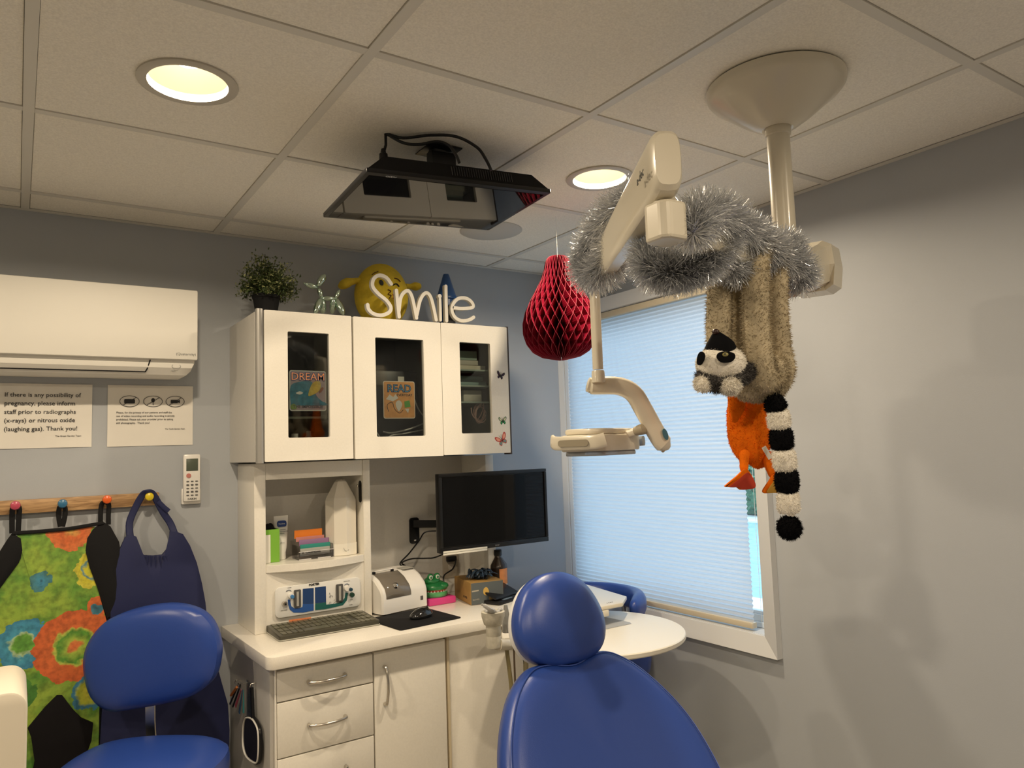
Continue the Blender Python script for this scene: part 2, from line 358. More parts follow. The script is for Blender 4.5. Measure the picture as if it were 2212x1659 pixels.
bm=B(); c=V((.452,acs(1.898)-.0012,1.900)); tube(bm,[c+V((.014*math.cos(a*PI/12),0.0,.0075*math.sin(a*PI/12))) for a in range(25)],.0006,5); obj('sensor_ring',bm,mat('grey_print',(.10,.10,.10),.6),ac)
txt('logo','(Quaternity)',.0125,(.447,2.7155,1.936),X1,Z1,MATS['grey_print'],ac,ext=.0001)
txt('print','HEPA',.006,(.437,acs(1.885)-.001,1.883),X1,Z1,MATS['grey_print'],ac,ext=.0001)
# ---------------------------------------------------------------- paper notices
def sheet(n,x0,x1,z0,z1,lab):
    bm=B(); N_=8; 
    v=[[bm.verts.new((x0+(x1-x0)*i/N_,2.9285-.0012-.0012*math.sin(i*1.3+j),z0+(z1-z0)*j/4)) for j in range(5)] for i in range(N_+1)]
    for i in range(N_):
        for j in range(4): bm.faces.new((v[i][j],v[i+1][j],v[i+1][j+1],v[i][j+1]))
    t=thing(n,lab,'notice',((x0+x1)/2,2.9285,z0)); obj('paper_sheet',bm,paper,t); return t
t=sheet('pregnancy_notice',-.062,.215,1.634,1.849,'white paper notice about pregnancy and radiographs, left of the two notices')
for k,s in enumerate(("If there is any possibility of","pregnancy, please inform","staff prior to radiographs","(x-rays) or nitrous oxide","(laughing gas). Thank you!")):
    txt('printed_line',s,.0200,(-.036,2.9255,1.805-.0283*k),X1,Z1,ink,t,off=.00012,ext=.0001)
txt('printed_line','The Great Garden Team',.0075,(.108,2.9255,1.6705),X1,Z1,ink,t,off=.00005,ext=.0001)
t=sheet('privacy_notice',.262,.540,1.633,1.849,'white paper notice with three crossed-out recording symbols, right of the pregnancy notice')
for k,s in enumerate(("Please, for the privacy of our patients and staff the","use of video recording and audio recording is strictly","prohibited. Please ask your provider prior to taking","still photography.  Thank you!")):
    txt('printed_line',s,.0088,(.289,2.9255,1.749-.0122*k),X1,Z1,ink,t,off=.00008,ext=.0001)
txt('printed_line','The Tooth Garden Team',.0065,(.446,2.9255,1.690),X1,Z1,ink,t,off=.00005,ext=.0001)
for i,cx in enumerate((.3305,.406,.4795)):
    c=V((cx,2.9252,1.792)); bm=B(); rx=.031; rz=.0195
    tube(bm,[c+V((rx*math.cos(a*PI/16),0,rz*math.sin(a*PI/16))) for a in range(33)],.0009,5); tube(bm,[c+V((-.021,0,-.014)),c+V((.021,0,.014))],.0009,5)
    if i==0: prism(bm,rrect(.034,.015,.003),c,X1,Z1,.0004); prism(bm,ell(.005,.004),c+V((0,-.0007,.001)),X1,Z1,.0002)
    elif i==1: prism(bm,ell(.006,.008),c+V((0,0,.004)),X1,Z1,.0004); prism(bm,rrect(.002,.012,.0008),c+V((0,0,-.008)),X1,Z1,.0004)
    else: prism(bm,rrect(.024,.012,.002),c+V((-.003,0,0)),X1,Z1,.0004); prism(bm,[(.009,-.003),(.016,-.006),(.016,.006),(.009,.003)],c,X1,Z1,.0004)
    obj('crossed_symbol',bm,ink,t,smooth=False)
# ---------------------------------------------------------------- remote
t=thing('remote_control','white air conditioner remote in its wall cradle, right of the notices','remote',(.533,2.93,1.42))
bxo('cradle',(.500,.566,2.912,2.9295,1.417,1.475),wplas,t,bev=.005); bxo('handset',(.504,.562,2.897,2.916,1.428,1.598),wplas,t,bev=.006)
bxo('display',(.513,.553,2.8955,2.8975,1.538,1.582),mat('lcd_green_grey',(.09,.11,.08),.3),t,bev=.001)
bm=B()
r=random.Random(5)
for i in range(3):
    for j in range(5): prism(bm,rrect(.009,.004+.002*(j%2),.0015),(.518+.015*i,2.8965,1.500-.0125*j),X1,Z1,.0012)
obj('keypad',bm,MATS['grey_print'],t,smooth=False)
bm=B(); lathe(bm,[(.008,0),(.008,.003),(0,.0035)],(.521,2.8975,1.521),16,axis=(0,-1,0)); obj('power_button',bm,mat('rose_button',(.55,.2,.17),.5),t)
txt('logo','DAIKIN',.009,(.518,2.8968,1.434),X1,Z1,ink,t,off=.0003,ext=.0001)
# ---------------------------------------------------------------- coat rail, pegs
wood=bpy.data.materials.new('oak_rail'); wood.use_nodes=True; N=wood.node_tree.nodes; L=wood.node_tree.links; p=N['Principled BSDF']; p.inputs['Roughness'].default_value=.45
tc=N.new('ShaderNodeTexCoord'); mp=N.new('ShaderNodeMapping'); mp.inputs['Scale'].default_value=(1.2,1,14); nz=N.new('ShaderNodeTexNoise'); nz.inputs['Scale'].default_value=7; nz.inputs['Detail'].default_value=6; nz.inputs['Distortion'].default_value=1.2
cr=N.new('ShaderNodeValToRGB'); cr.color_ramp.elements[0].color=(.24,.13,.055,1); cr.color_ramp.elements[1].color=(.56,.35,.17,1); cr.color_ramp.elements[0].position=.3; cr.color_ramp.elements[1].position=.62
L.new(tc.outputs['Object'],mp.inputs[0]); L.new(mp.outputs[0],nz.inputs['Vector']); L.new(nz.outputs[0],cr.inputs[0]); L.new(cr.outputs[0],p.inputs['Base Color'])
t=thing('peg_rail','oak peg rail with coloured wooden knobs below the notices','coat rack',(.0,2.93,1.422))
bxo('board',(-.45,.426,2.908,2.9295,1.422,1.467),wood,t,bev=.003)
for x,z,c,nm in ((.001,1.452,(.50,.07,.12),'pink'),(.130,1.449,(.035,.16,.30),'blue'),(.259,1.454,(.75,.12,.015),'orange'),(.389,1.455,(.72,.55,.02),'yellow')):
    bm=B(); lathe(bm,[(0,0),(.007,0),(.006,.024),(.0085,.028),(.0135,.034),(.0145,.040),(.0125,.046),(.006,.0495),(0,.05)],(x,2.908,z),20,axis=(0,-1,0)); obj('peg_knob',bm,mat('peg_'+nm,c,.3),t,label=nm+' knob')
# ---------------------------------------------------------------- tie-dye lead apron
def P2(pts,y,sc=560/1501,ox=0,oy=1040): return [Y(ox+a*sc,oy+b*sc,y) for a,b in pts]
def slab(bm,wp,th,y=None,ctr=None,rings=5,puff=.008,wob=0):
    """hanging cloth panel from a world outline on a plane of constant y"""
    n=len(wp); c=ctr or sum(wp,V())/n; R=[]
    for s in [k/rings for k in range(1,rings+1)]: R.append([bm.verts.new(c+(p-c)*s+V((0,-puff*(1-s**3)-wob*math.sin(p.x*s*60)*math.exp(-3*s)*0+ -wob*math.sin((c+(p-c)*s).x*55)*(.4+.6*(1-s)),0))) for p in wp])
    cc=bm.verts.new(c+V((0,-puff,0)))
    for k in range(n): bm.faces.new((cc,R[0][k],R[0][(k+1)%n]))
    for a,b in zip(R,R[1:]):
        for k in range(n): bm.faces.new((a[k],b[k],b[(k+1)%n],a[(k+1)%n]))
    back=[bm.verts.new(p+V((0,th,0))) for p in wp]
    for k in range(n): bm.faces.new((R[-1][k],back[k],back[(k+1)%n],R[-1][(k+1)%n]))
    bm.faces.new(back); return bm
td=bpy.data.materials.new('tie_dye_cloth'); td.use_nodes=True; N=td.node_tree.nodes; L=td.node_tree.links; p=N['Principled BSDF']; p.inputs['Roughness'].default_value=.6
tc=N.new('ShaderNodeTexCoord'); nz=N.new('ShaderNodeTexNoise'); nz.inputs['Scale'].default_value=34; nz.inputs['Detail'].default_value=8
def node(t,**k):
    n=N.new(t)
    for a,b in k.items(): setattr(n,a,b)
    return n
L.new(tc.outputs['Object'],nz.inputs['Vector'])
ad=node('ShaderNodeVectorMath',operation='MULTIPLY_ADD'); sb=node('ShaderNodeVectorMath',operation='SUBTRACT'); sb.inputs[1].default_value=(.5,.5,.5); L.new(nz.outputs['Color'],sb.inputs[0]); L.new(sb.outputs[0],ad.inputs[0]); ad.inputs[1].default_value=(.05,0,.05); L.new(tc.outputs['Object'],ad.inputs[2])
base=node('ShaderNodeTexNoise'); base.inputs['Scale'].default_value=9; L.new(ad.outputs[0],base.inputs['Vector'])
br=N.new('ShaderNodeValToRGB'); e=br.color_ramp.elements; e[0].position=.36; e[0].color=(.09,.25,.03,1); e[1].position=.62; e[1].color=(.30,.42,.05,1); L.new(base.outputs[0],br.inputs[0]); cur=br.outputs[0]
FL=[((.225,1.225),.060,[(0,(.36,.42,.04)),(.35,(.55,.50,.03)),(.5,(.05,.22,.32)),(.64,(.60,.54,.03)),(.92,(.55,.50,.05))],), # yellow with blue ring
    ((.075,1.205),.030,[(0,(.02,.06,.10)),(.4,(.05,.24,.36)),(.9,(.06,.20,.22))]),
    ((.155,1.36),.065,[(0,(.55,.45,.1)),(.45,(.62,.13,.03)),(.9,(.62,.16,.04))]),
    ((.03,1.015),.075,[(0,(.10,.30,.04)),(.38,(.14,.36,.05)),(.48,(.40,.55,.30)),(.55,(.06,.30,.42)),(.9,(.05,.24,.38))]),
    ((.170,.985),.115,[(0,(.60,.13,.04)),(.13,(.62,.2,.05)),(.2,(.35,.45,.06)),(.42,(.08,.26,.03)),(.5,(.45,.5,.08)),(.56,(.62,.14,.035)),(.93,(.58,.12,.03))]),
    ((.235,1.10),.036,[(0,(.03,.08,.12)),(.5,(.05,.20,.26)),(.6,(.55,.12,.03)),(.95,(.6,.14,.03))]),
    ((.02,.86),.05,[(0,(.10,.04,.03)),(.5,(.12,.05,.04)),(.6,(.06,.2,.03))]),
    ((.215,.83),.055,[(0,(.55,.5,.05)),(.6,(.45,.5,.04)),(.8,(.05,.2,.3))])]
ao=V((.125,2.87,.6))
for (cx,cz),R_,st in FL:
    d=node('ShaderNodeVectorMath',operation='DISTANCE'); L.new(ad.outputs[0],d.inputs[0]); d.inputs[1].default_value=(cx-ao.x,0,cz-ao.z)
    # flatten y
    fl=node('ShaderNodeVectorMath',operation='MULTIPLY'); fl.inputs[1].default_value=(1,0,1); L.new(ad.outputs[0],fl.inputs[0]); L.new(fl.outputs[0],d.inputs[0])
    dv=node('ShaderNodeMath',operation='DIVIDE'); L.new(d.outputs['Value'],dv.inputs[0]); dv.inputs[1].default_value=R_
    c=N.new('ShaderNodeValToRGB'); c.color_ramp.elements[0].position=st[0][0]; c.color_ramp.elements[0].color=(*st[0][1],1); c.color_ramp.elements[1].position=st[-1][0]; c.color_ramp.elements[1].color=(*st[-1][1],1)
    for q,k in st[1:-1]:
        el=c.color_ramp.elements.new(q); el.color=(*k,1)
    L.new(dv.outputs[0],c.inputs[0]); lt=node('ShaderNodeMath',operation='LESS_THAN'); L.new(dv.outputs[0],lt.inputs[0]); lt.inputs[1].default_value=1
    mx=node('ShaderNodeMixRGB'); L.new(lt.outputs[0],mx.inputs[0]); L.new(cur,mx.inputs[1]); L.new(c.outputs[0],mx.inputs[2]); cur=mx.outputs[0]
# crease marks
vz=node('ShaderNodeTexNoise'); vz.inputs['Scale'].default_value=60; vz.inputs['Detail'].default_value=6; L.new(tc.outputs['Object'],vz.inputs['Vector'])
hv=N.new('ShaderNodeValToRGB'); hv.color_ramp.elements[0].position=.3; hv.color_ramp.elements[0].color=(.35,.35,.35,1); hv.color_ramp.elements[1].position=.6; hv.color_ramp.elements[1].color=(1.2,1.2,1.2,1); L.new(vz.outputs[0],hv.inputs[0])
ml=node('ShaderNodeMixRGB',blend_type='MULTIPLY'); ml.inputs[0].default_value=.55; L.new(cur,ml.inputs[1]); L.new(hv.outputs[0],ml.inputs[2]); L.new(ml.outputs[0],p.inputs['Base Color'])
ap=thing('tie_dye_apron','multicoloured tie-dye lead apron with black side wings hanging from the peg rail','apron',tuple(ao))
ya=2.872
main=P2([(95,300),(550,262),(500,370),(515,480),(560,600),(610,780),(640,900),(600,1100),(575,1300),(570,1560),(560,1900),(-60,1900),(-60,640),(60,540),(120,450),(130,390)],ya)
bm=B(); slab(bm,main,.012,wob=.0025,ctr=Y(110,1400,ya)); obj('cloth_front',bm,td,ap)
bm=B(); slab(bm,P2([(70,300),(120,330),(130,400),(110,470),(50,550),(0,620),(-60,700),(-60,480),(-10,420),(40,340)],ya-.004),.012); obj('side_wing',bm,blkm,ap,label='black wing')
bm=B(); slab(bm,P2([(540,275),(600,235),(640,260),(690,350),(700,420),(680,520),(700,640),(690,760),(620,790),(565,620),(520,500),(495,400),(505,330)],ya-.003),.012); obj('side_wing',bm,blkm,ap,label='black wing')
bm=B(); tube(bm,P2([(70,300),(200,292),(400,274),(600,240)],ya-.005),.006,8,sx=.6); obj('top_binding',bm,blkm,ap)
for a in ([(70,300),(70,200),(75,150),(100,140),(112,160),(110,200),(105,290)],[(350,262),(340,200),(345,150),(362,142),(377,155),(376,200),(362,262)],[(582,250),(583,180),(590,130),(612,120),(630,135),(628,190),(628,250)]):
    bm=B(); tube(bm,sm([Y(x*560/1501,1040+y*560/1501,2.893 if y>170 else 2.8935) for x,y in a],4),.0075,8,sx=.35,e=2.5); obj('hanging_loop',bm,blkm,ap)
bm=B(); slab(bm,P2([(330,1240),(360,1240),(420,1320),(470,1370),(540,1400),(530,1500),(480,1640),(400,1900),(150,1900),(200,1620),(180,1480),(160,1430),(260,1310)],ya-.024),.010,puff=.01); obj('gusset',bm,mat('black_nylon',(.008,.007,.008),.8,spec=.15),ap,label='black lower flap')
# ---------------------------------------------------------------- navy apron
na=thing('navy_apron','navy blue lead apron and collar hanging from the yellow knob','apron',(.42,2.87,.6)); yn=2.868
bib=[(790,320),(785,360),(800,405),(840,428),(890,430),(940,425),(970,390),(982,340),(985,290),(1020,290),(1060,305),(1100,370),(1140,470),(1170,590),(1190,700),(1200,800),(1195,828),(1100,850),(900,840),(700,830),(640,790),(640,680),(650,560),(670,450),(700,380),(725,325),(750,308)]
bm=B(); slab(bm,P2(bib,yn),.016,ctr=Y((900)*560/1501,1040+620*560/1501,yn),puff=.014,wob=.002,rings=8); obj('bib',bm,navy,na)
bm=B()
for k,x in enumerate((815,838,858,876,900,925,945,960)): 
    l=70-6*abs(k-3.5); tube(bm,P2([(x,430),(x+(x-885)*.12,430+l*.6),(x+(x-885)*.2,430+l*1.3)],yn-.009),[.0035,.003,.0006],6)
obj('gathers',bm,navy,na)
bm=B(); tube(bm,sm([Y(x*560/1501,1040+y*560/1501,yy) for x,y,yy in ((755,330,yn+.004),(750,240,2.885),(785,150,2.888),(825,80,2.881),(855,62,2.868),(890,80,2.878),(945,180,2.885),(985,240,2.885),(1010,300,yn+.004))],5),.0115,8,sx=.38,e=2.6); obj('neck_strap',bm,navy,na)
bm=B(); tube(bm,[Y(x*560/1501,1040+y*560/1501,2.874) for x,y in ((915,115),(950,150),(978,172))],.008,8,sx=.3); obj('strap_tab',bm,navy,na)
bm=B(); slab(bm,P2([(1240,1000),(1280,1150),(1320,1290),(1330,1440),(1325,1600),(1320,1900),(560,1900),(575,1560),(590,1330),(640,1000),(900,900),(1150,900)],2.876),.012,wob=.003,ctr=Y(350,1560,2.876)); obj('skirt',bm,navy,na)
# ---------------------------------------------------------------- assistant stool (left)
st=thing('dental_stool','royal blue vinyl stool with oval backrest in front of the hanging aprons','stool',(.30,2.36,0))
d0=2.33; O_=W(312,1425,d0)
ex=V((.83,-.555,0)).normalized()*1; n_=V((-.555,-.83,.05)).normalized(); ey=n_.cross(ex)
ex=V((.80,-.55,.0)).normalized(); 
bo=[(318-322+c,d) for c,d in ()]
px=[(466,1385),(468,1420),(455,1470),(415,1505),(360,1522),(290,1535),(230,1540),(190,1510),(174,1450),(180,1400),(210,1355),(250,1330),(310,1313),(370,1308),(420,1320),(450,1345)]
nn=V((-.555,-.83,0)).normalized(); eyy=V((0,0,1)); exx=eyy.cross(nn)
pl=[]
for a,b in px:
    w_=CR*((a-1106)/F)-CU*((b-829.5)/F)+CF; tt=nn.dot(O_-EYE)/nn.dot(w_); q=EYE+w_*tt-O_; pl.append((q.dot(exx),q.dot(eyy)))
bm=B(); cushion(bm,smooth2(pl,4),O_-nn*.03,exx,eyy,.05,back=.7,e=3.2); obj('backrest',bm,vinyl,st)
bm=B(); pst=[O_-nn*.05+V((-.005,0,-.05)),O_-nn*.05+V((-.004,0,-.2)),O_-nn*.045+V((0,0,-.30)),O_+nn*.06+V((0,0,-.33))]
tube(bm,sm(pst,4),.0165,8,sx=1,sy=.2,e=5,up=nn); obj('back_support',bm,chrome,st)
sc_=O_+nn*.20+exx*.055+V((.035,0,-.225)); 
bm=B(); cushion(bm,smooth2([(.23,0),(.2,.13),(.09,.18),(-.09,.18),(-.2,.13),(-.23,0),(-.2,-.13),(-.09,-.2),(.09,-.2),(.2,-.13)],4),sc_+V((0,0,-.05)),exx,-nn,.07,back=.6,e=3); obj('seat',bm,vinyl,st)
bm=B(); c=V((sc_.x,sc_.y,0)); lathe(bm,[(.03,.12),(.028,.35),(.018,.35),(.018,sc_.z-.11),(.07,sc_.z-.1),(.07,sc_.z-.085)],c,20); obj('gas_column',bm,chrome,st)
bm=B()
for k in range(5):
    a=k*2*PI/5+.3; d=V((math.cos(a),math.sin(a),0)); tube(bm,[c+V((0,0,.12)),c+d*.25+V((0,0,.075))],[.022,.014],8)
obj('star_base',bm,blk,st)
for k in range(5):
    a=k*2*PI/5+.3; d=V((math.cos(a),math.sin(a),0)); bm=B(); lathe(bm,[(.0,-.012),(.028,-.012),(.03,0),(.028,.012),(0,.012)],c+d*.25+V((0,0,.03)),16,axis=d.cross(Z1)); tube(bm,[c+d*.25+V((0,0,.03)),c+d*.25+V((0,0,.078))],.008,8); obj('caster',bm,blk,st)
# ---------------------------------------------------------------- cream cart bottom left
q0=W(57,1659,1.5); top=W(20,1494,1.5).z; xr=q0.x; yc=q0.y
t=thing('equipment_cart','cream rounded-corner equipment cart cut off by the lower left edge','cart',(xr-.25,yc+.12,0))
bm=B(); r_=.035; prism(bm,[(xr-.5,.10),(xr,.10)]+[(xr-r_+r_*math.cos(a*PI/16),top-r_+r_*math.sin(a*PI/16)) for a in range(9)]+[(xr-.5,top)],(0,yc+.25,0),X1,Z1,.25,bev=.006); obj('cabinet_body',bm,mat('cart_cream',(.78,.72,.60),.4),t)
for sx_ in (xr-.45,xr-.05):
    for sy_ in (yc+.05,yc+.2):
        bm=B(); lathe(bm,[(0,-.012),(.045,-.012),(.048,0),(.045,.012),(0,.012)],(sx_,sy_,.048),16,axis=X1); tube(bm,[(sx_,sy_,.048),(sx_,sy_,.11)],.01,8); obj('caster',bm,blk,t)
# ---------------------------------------------------------------- upper cabinets
dglass=glass('smoked_glass',(.78,.80,.78),.05)
def frame_door(n,x0,x1,z0,z1,w,par,y=2.55,th=.019):
    """door leaf with a cut window w=(x0,x1,z0,z1)"""
    bm=B(); es=[]
    def loop(pts):
        vs=[bm.verts.new((p[0],y,p[1])) for p in pts]
        for k in range(len(vs)): es.append(bm.edges.new((vs[k],vs[(k+1)%len(vs)])))
    loop(rrect(x1-x0,z1-z0,.003,2,(x0+x1)/2,(z0+z1)/2)); loop(rrect(w[1]-w[0],w[3]-w[2],.005,3,(w[0]+w[1])/2,(w[2]+w[3])/2))
    bmesh.ops.triangle_fill(bm,use_beauty=True,use_dissolve=False,edges=es)
    r=bmesh.ops.extrude_face_region(bm,geom=bm.faces[:]); bmesh.ops.translate(bm,verts=[g for g in r['geom'] if isinstance(g,bmesh.types.BMVert)],vec=(0,th,0))
    d=obj(n,bm,lam,par,smooth=False)
    bm=B(); box(bm,w[0]-.008,w[1]+.008,y+th-.0075,y+th-.003,w[2]-.008,w[3]+.008); obj('glass_pane',bm,dglass,d,smooth=False)
    return d
def carcass(x0,x1,par,left=None,shelves=()):
    bm=B(); y0=2.573
    box(bm,x0,x0+.018,y0,2.9295,1.562,2.078); box(bm,x1-.018,x1,y0,2.9295,1.562,2.078); box(bm,x0+.018,x1-.018,y0,2.9295,1.562,1.58); box(bm,x0+.018,x1-.018,y0,2.9295,2.060,2.078)
    obj('carcass',bm,lamg,par,smooth=False)
    bm=B(); box(bm,x0+.018,x1-.018,2.915,2.929,1.58,2.06); obj('back_panel',bm,mat('cabinet_inner_shade',(.10,.095,.085),.7),par,smooth=False)  # dark colour paints in the shade of the cabinet interior
    for z in shelves: bm=B(); box(bm,x0+.019,x1-.019,2.62,2.914,z-.004,z+.004); obj('shelf',bm,mat('glass_shelf',(.35,.42,.38),.1),par,smooth=False)
ca=thing('wall_cabinet','single-door white wall cabinet with DREAM sticker on its smoked glass','cabinet',(.84,2.75,1.562))
carcass(.672,1.014,ca,shelves=(1.715,))
bm=B(); tube(bm,[(.684,2.561,1.558),(.684,2.561,2.086)],.0125,12,e=3.2); obj('corner_trim',bm,greytrim,ca)
frame_door('door',.698,1.0125,1.562,2.083,(.778,.927,1.642,2.013),ca)
cb=thing('wall_cabinet','double-door white wall cabinet with READ sticker and butterfly stickers','cabinet',(1.36,2.75,1.562))
carcass(1.019,1.700,cb,shelves=())
bm=B(); box(bm,1.352,1.368,2.575,2.914,1.581,2.059); obj('partition',bm,MATS['cabinet_inner_shade'],cb,smooth=False)
for z in (1.905,1.84,1.773): bm=B(); box(bm,1.369,1.681,2.60,2.914,z-.003,z+.003); obj('shelf',bm,MATS['glass_shelf'],cb,smooth=False)
frame_door('door',1.020,1.3815,1.560,2.083,(1.105,1.305,1.639,2.010),cb)
frame_door('door',1.3835,1.695,1.562,2.084,(1.466,1.610,1.645,2.011),cb)
bm=B(); box(bm,1.6955,1.704,2.553,2.60,1.556,2.088); obj('edge_strip',bm,mat('dark_brown_edge',(.05,.035,.03),.5),cb)
# contents behind the smoked glass
bm=B(); lathe(bm,[(0,0),(.024,0),(.026,.01),(.026,.05),(.012,.062),(.012,.078),(0,.078)],(.835,2.66,1.581),20); obj('squat_bottle',bm,wplas,None,label='white squat bottle on the floor of the DREAM cabinet',cat='bottle')
bm=B(); lathe(bm,[(0,0),(.018,0),(.019,.06),(.01,.072),(.01,.088),(0,.09)],(.905,2.72,1.581),20); obj('pale_bottle',bm,mat('pale_plastic',(.55,.55,.5),.4),None,label='pale bottle behind the red box in the DREAM cabinet',cat='bottle')
bxo('red_box',(.862,.930,2.61,2.66,1.581,1.64),mat('red_card',(.35,.06,.04),.6),None,label='small red box on the floor of the DREAM cabinet',cat='box')
bxo('blue_binder',(.72,.94,2.68,2.86,1.7195,1.745),mat('blue_card',(.05,.10,.22),.6),None,label='flat blue box on the glass shelf of the DREAM cabinet',cat='box')
bxo('pink_packet',(.742,.775,2.66,2.74,1.7195,1.80),mat('pink_card',(.5,.28,.25),.6),None,label='narrow pink packet at the left end of the DREAM cabinet shelf',cat='packet')
t=thing('black_device','black boxy device with a white square label behind the READ sticker glass','device',(1.24,2.78,1.581)); bxo('casing',(1.14,1.33,2.66,2.88,1.5815,1.90),blk,t,bev=.006); bxo('square_label',(1.245,1.272,2.6585,2.6605,1.848,1.877),paper,t,bev=0)
bm=B(); tube(bm,sm([(1.08,2.62,1.66),(1.12,2.61,1.665),(1.155,2.62,1.62),(1.16,2.64,1.5845)],6),.0028,8); obj('white_cable',bm,wplas,None,label='white cable looped at the lower left of the READ cabinet',cat='cable')
bm=B(); tube(bm,sm([(1.36-.02,2.63,1.69),(1.27,2.62,1.668),(1.2,2.625,1.655),(1.165,2.63,1.66)],6),.003,8); tube(bm,sm([(1.34,2.635,1.665),(1.26,2.63,1.652),(1.19,2.63,1.64),(1.175,2.64,1.585)],6),.0028,8); tube(bm,sm([(1.29,2.62,1.80),(1.305,2.61,1.75),(1.34,2.62,1.71)],6),.0025,8); obj('white_cable',bm,wplas,None,label='white cables running to the right of the READ sticker',cat='cable')
tl=mat('teal_wrap',(.22,.34,.33),.5); bw=mat('box_pale',(.55,.53,.47),.6)
for i,(x0,x1,z0,z1,mm,lb) in enumerate(((1.385,1.60,1.952,1.99,mat('mint_box',(.35,.45,.40),.6),'pale box with green patch, topmost of the boxes behind the butterfly door'),(1.385,1.605,1.931,1.951,bw,'thin pale box second from top behind the butterfly door'),(1.40,1.64,1.9085,1.930,mat('ivory_box',(.66,.62,.52),.6),'flat ivory box with lettering on the upper shelf behind the butterfly door'))):
    bxo('supply_box',(x0,x1,2.64,2.80,z0,z1),mm,None,label=lb,cat='box',bev=.001)
bxo('teal_pack',(1.385,1.47,2.64,2.78,1.8435,1.893),mat('white_pack',(.50,.56,.55),.6),None,bev=.01,label='white wrapped pack on the middle shelf behind the butterfly door',cat='packet')
bxo('teal_pack',(1.50,1.66,2.66,2.80,1.8435,1.866),tl,None,bev=.008,label='lower teal pack on the middle shelf behind the butterfly door',cat='packet')
bxo('teal_pack',(1.50,1.65,2.67,2.80,1.8665,1.89),tl,None,bev=.008,label='upper teal pack on the middle shelf behind the butterfly door',cat='packet')
bxo('beige_tub',(1.53,1.62,2.64,2.78,1.7765,1.826),bw,None,bev=.006,label='beige tub on the lower shelf behind the butterfly door',cat='tub')
bxo('folded_cloth',(1.39,1.47,2.64,2.78,1.7765,1.795),mat('white_pack',(.5,.56,.55),.6),None,bev=.006,label='folded pale cloth on the lower shelf behind the butterfly door',cat='cloth')
bm=B(); r=random.Random(9)
for k in range(9):
    a=r.uniform(0,PI); P=[V((1.60+.032*math.cos(q)*math.cos(a*.3),2.63+.012*math.sin(q+a),1.722+.035*math.sin(q+.2*a)+.006*k%.02)) for q in [i*.42+a for i in range(14)]]
    tube(bm,P,.0018,6)
tube(bm,sm([(1.555,2.625,1.752),(1.56,2.622,1.72),(1.585,2.622,1.70),(1.62,2.625,1.688)],5),.0022,6)
obj('pink_tubing',bm,mat('pink_tubing',(.75,.50,.44),.4),None,label='coil of pink tubing behind the butterfly door glass',cat='tubing')
# ---- stickers on the cabinet doors
yp=2.5645
t=thing('dream_sticker','square sticker reading DREAM THE IMPOSSIBLE on the left cabinet glass','sticker',(.853,yp,1.735))
cx,cz=.853,1.810
decal('sticker_edge',rrect(.132,.143,.008,4),(cx,yp,cz-.003),X1,Z1,mat('sticker_border',(.42,.45,.42),.5),t)
decal('picture',rrect(.125,.136,.006,4),(cx,yp-.0007,cz-.003),X1,Z1,mat('sticker_lilac',(.27,.22,.24),.5),t)
decal('sky_patch',smooth2([(-.062,.012),(-.03,.028),(.01,.030),(.02,.01),(.03,-.02),(.05,-.04),(.062,-.045),(.062,-.055),(-.05,-.055),(-.062,-.045)],4),(cx,yp-.0014,cz),X1,Z1,mat('sticker_blue',(.03,.15,.22),.5,var=.4,vs=60),t)
decal('moon_patch',smooth2([(0,-.02),(.012,.018),(.03,.032),(.045,.026),(.042,0),(.02,-.016)],4),(cx,yp-.0021,cz),X1,Z1,mat('sticker_yellow',(.42,.34,.07),.5,var=.3,vs=80),t)
decal('grass_patch',smooth2([(-.062,-.055),(-.05,-.05),(-.04,-.06),(-.045,-.068),(-.06,-.068)],3),(cx,yp-.0021,cz),X1,Z1,mat('sticker_green',(.12,.2,.05),.5),t)
decal('small_bird',smooth2([(-.044,0),(-.03,.006),(-.018,.001),(-.03,-.005)],3),(cx,yp-.0021,cz-.012),X1,Z1,mat('sticker_white',(.5,.5,.45),.5),t)
decal('paddle',smooth2([(.042,-.002),(.05,.01),(.056,.006),(.05,-.004),(.04,-.012)],3),(cx,yp-.0021,cz),X1,Z1,mat('sticker_brown',(.2,.08,.05),.5),t)
txt('lettering','DREAM',.038,(cx,yp-.003,cz+.034),X1,Z1,mat('sticker_navy',(.02,.03,.08),.5),t,align='CENTER',off=.0016,sp=.97)
txt('lettering','DREAM',.038,(cx,yp-.0036,cz+.034),X1,Z1,mat('sticker_orange',(.42,.16,.05),.5),t,align='CENTER',off=-.0004,sp=.97)
txt('lettering','THE IMPOSSIBLE!',.0145,(cx,yp-.003,cz-.064),X1,Z1,ink,t,align='CENTER',off=.0002)
t=thing('read_sticker','orange sticker reading READ EVERYDAY on the middle cabinet glass','sticker',(1.204,yp,1.71))
cx,cz=1.2045,1.7775
decal('sticker_edge',rrect(.131,.142,.008,4),(cx,yp,cz),X1,Z1,mat('sticker_pale',(.55,.50,.40),.5),t)
decal('picture',rrect(.125,.136,.006,4),(cx,yp-.0007,cz),X1,Z1,mat('sticker_tan',(.50,.25,.08),.5,var=.2,vs=40),t)
txt('lettering','READ',.040,(cx,yp-.0016,cz+.030),X1,Z1,MATS['sticker_navy'],t,align='CENTER',off=.0018,sp=1.0)
txt('lettering','READ',.040,(cx,yp-.0024,cz+.030),X1,Z1,mat('sticker_sky',(.07,.26,.42),.5),t,align='CENTER',off=-.0008,sp=1.0)
txt('lettering','EVERYDAY',.0135,(cx+.022,yp-.0016,cz+.014),X1,Z1,ink,t,align='CENTER',off=.0002)
decal('open_book',[(-.05,.0),(-.035,.018),(-.02,.008),(-.01,.02),(.0,.004),(-.022,-.008)],(cx-.005,yp-.0014,cz+.002),X1,Z1,MATS['sticker_white'],t)
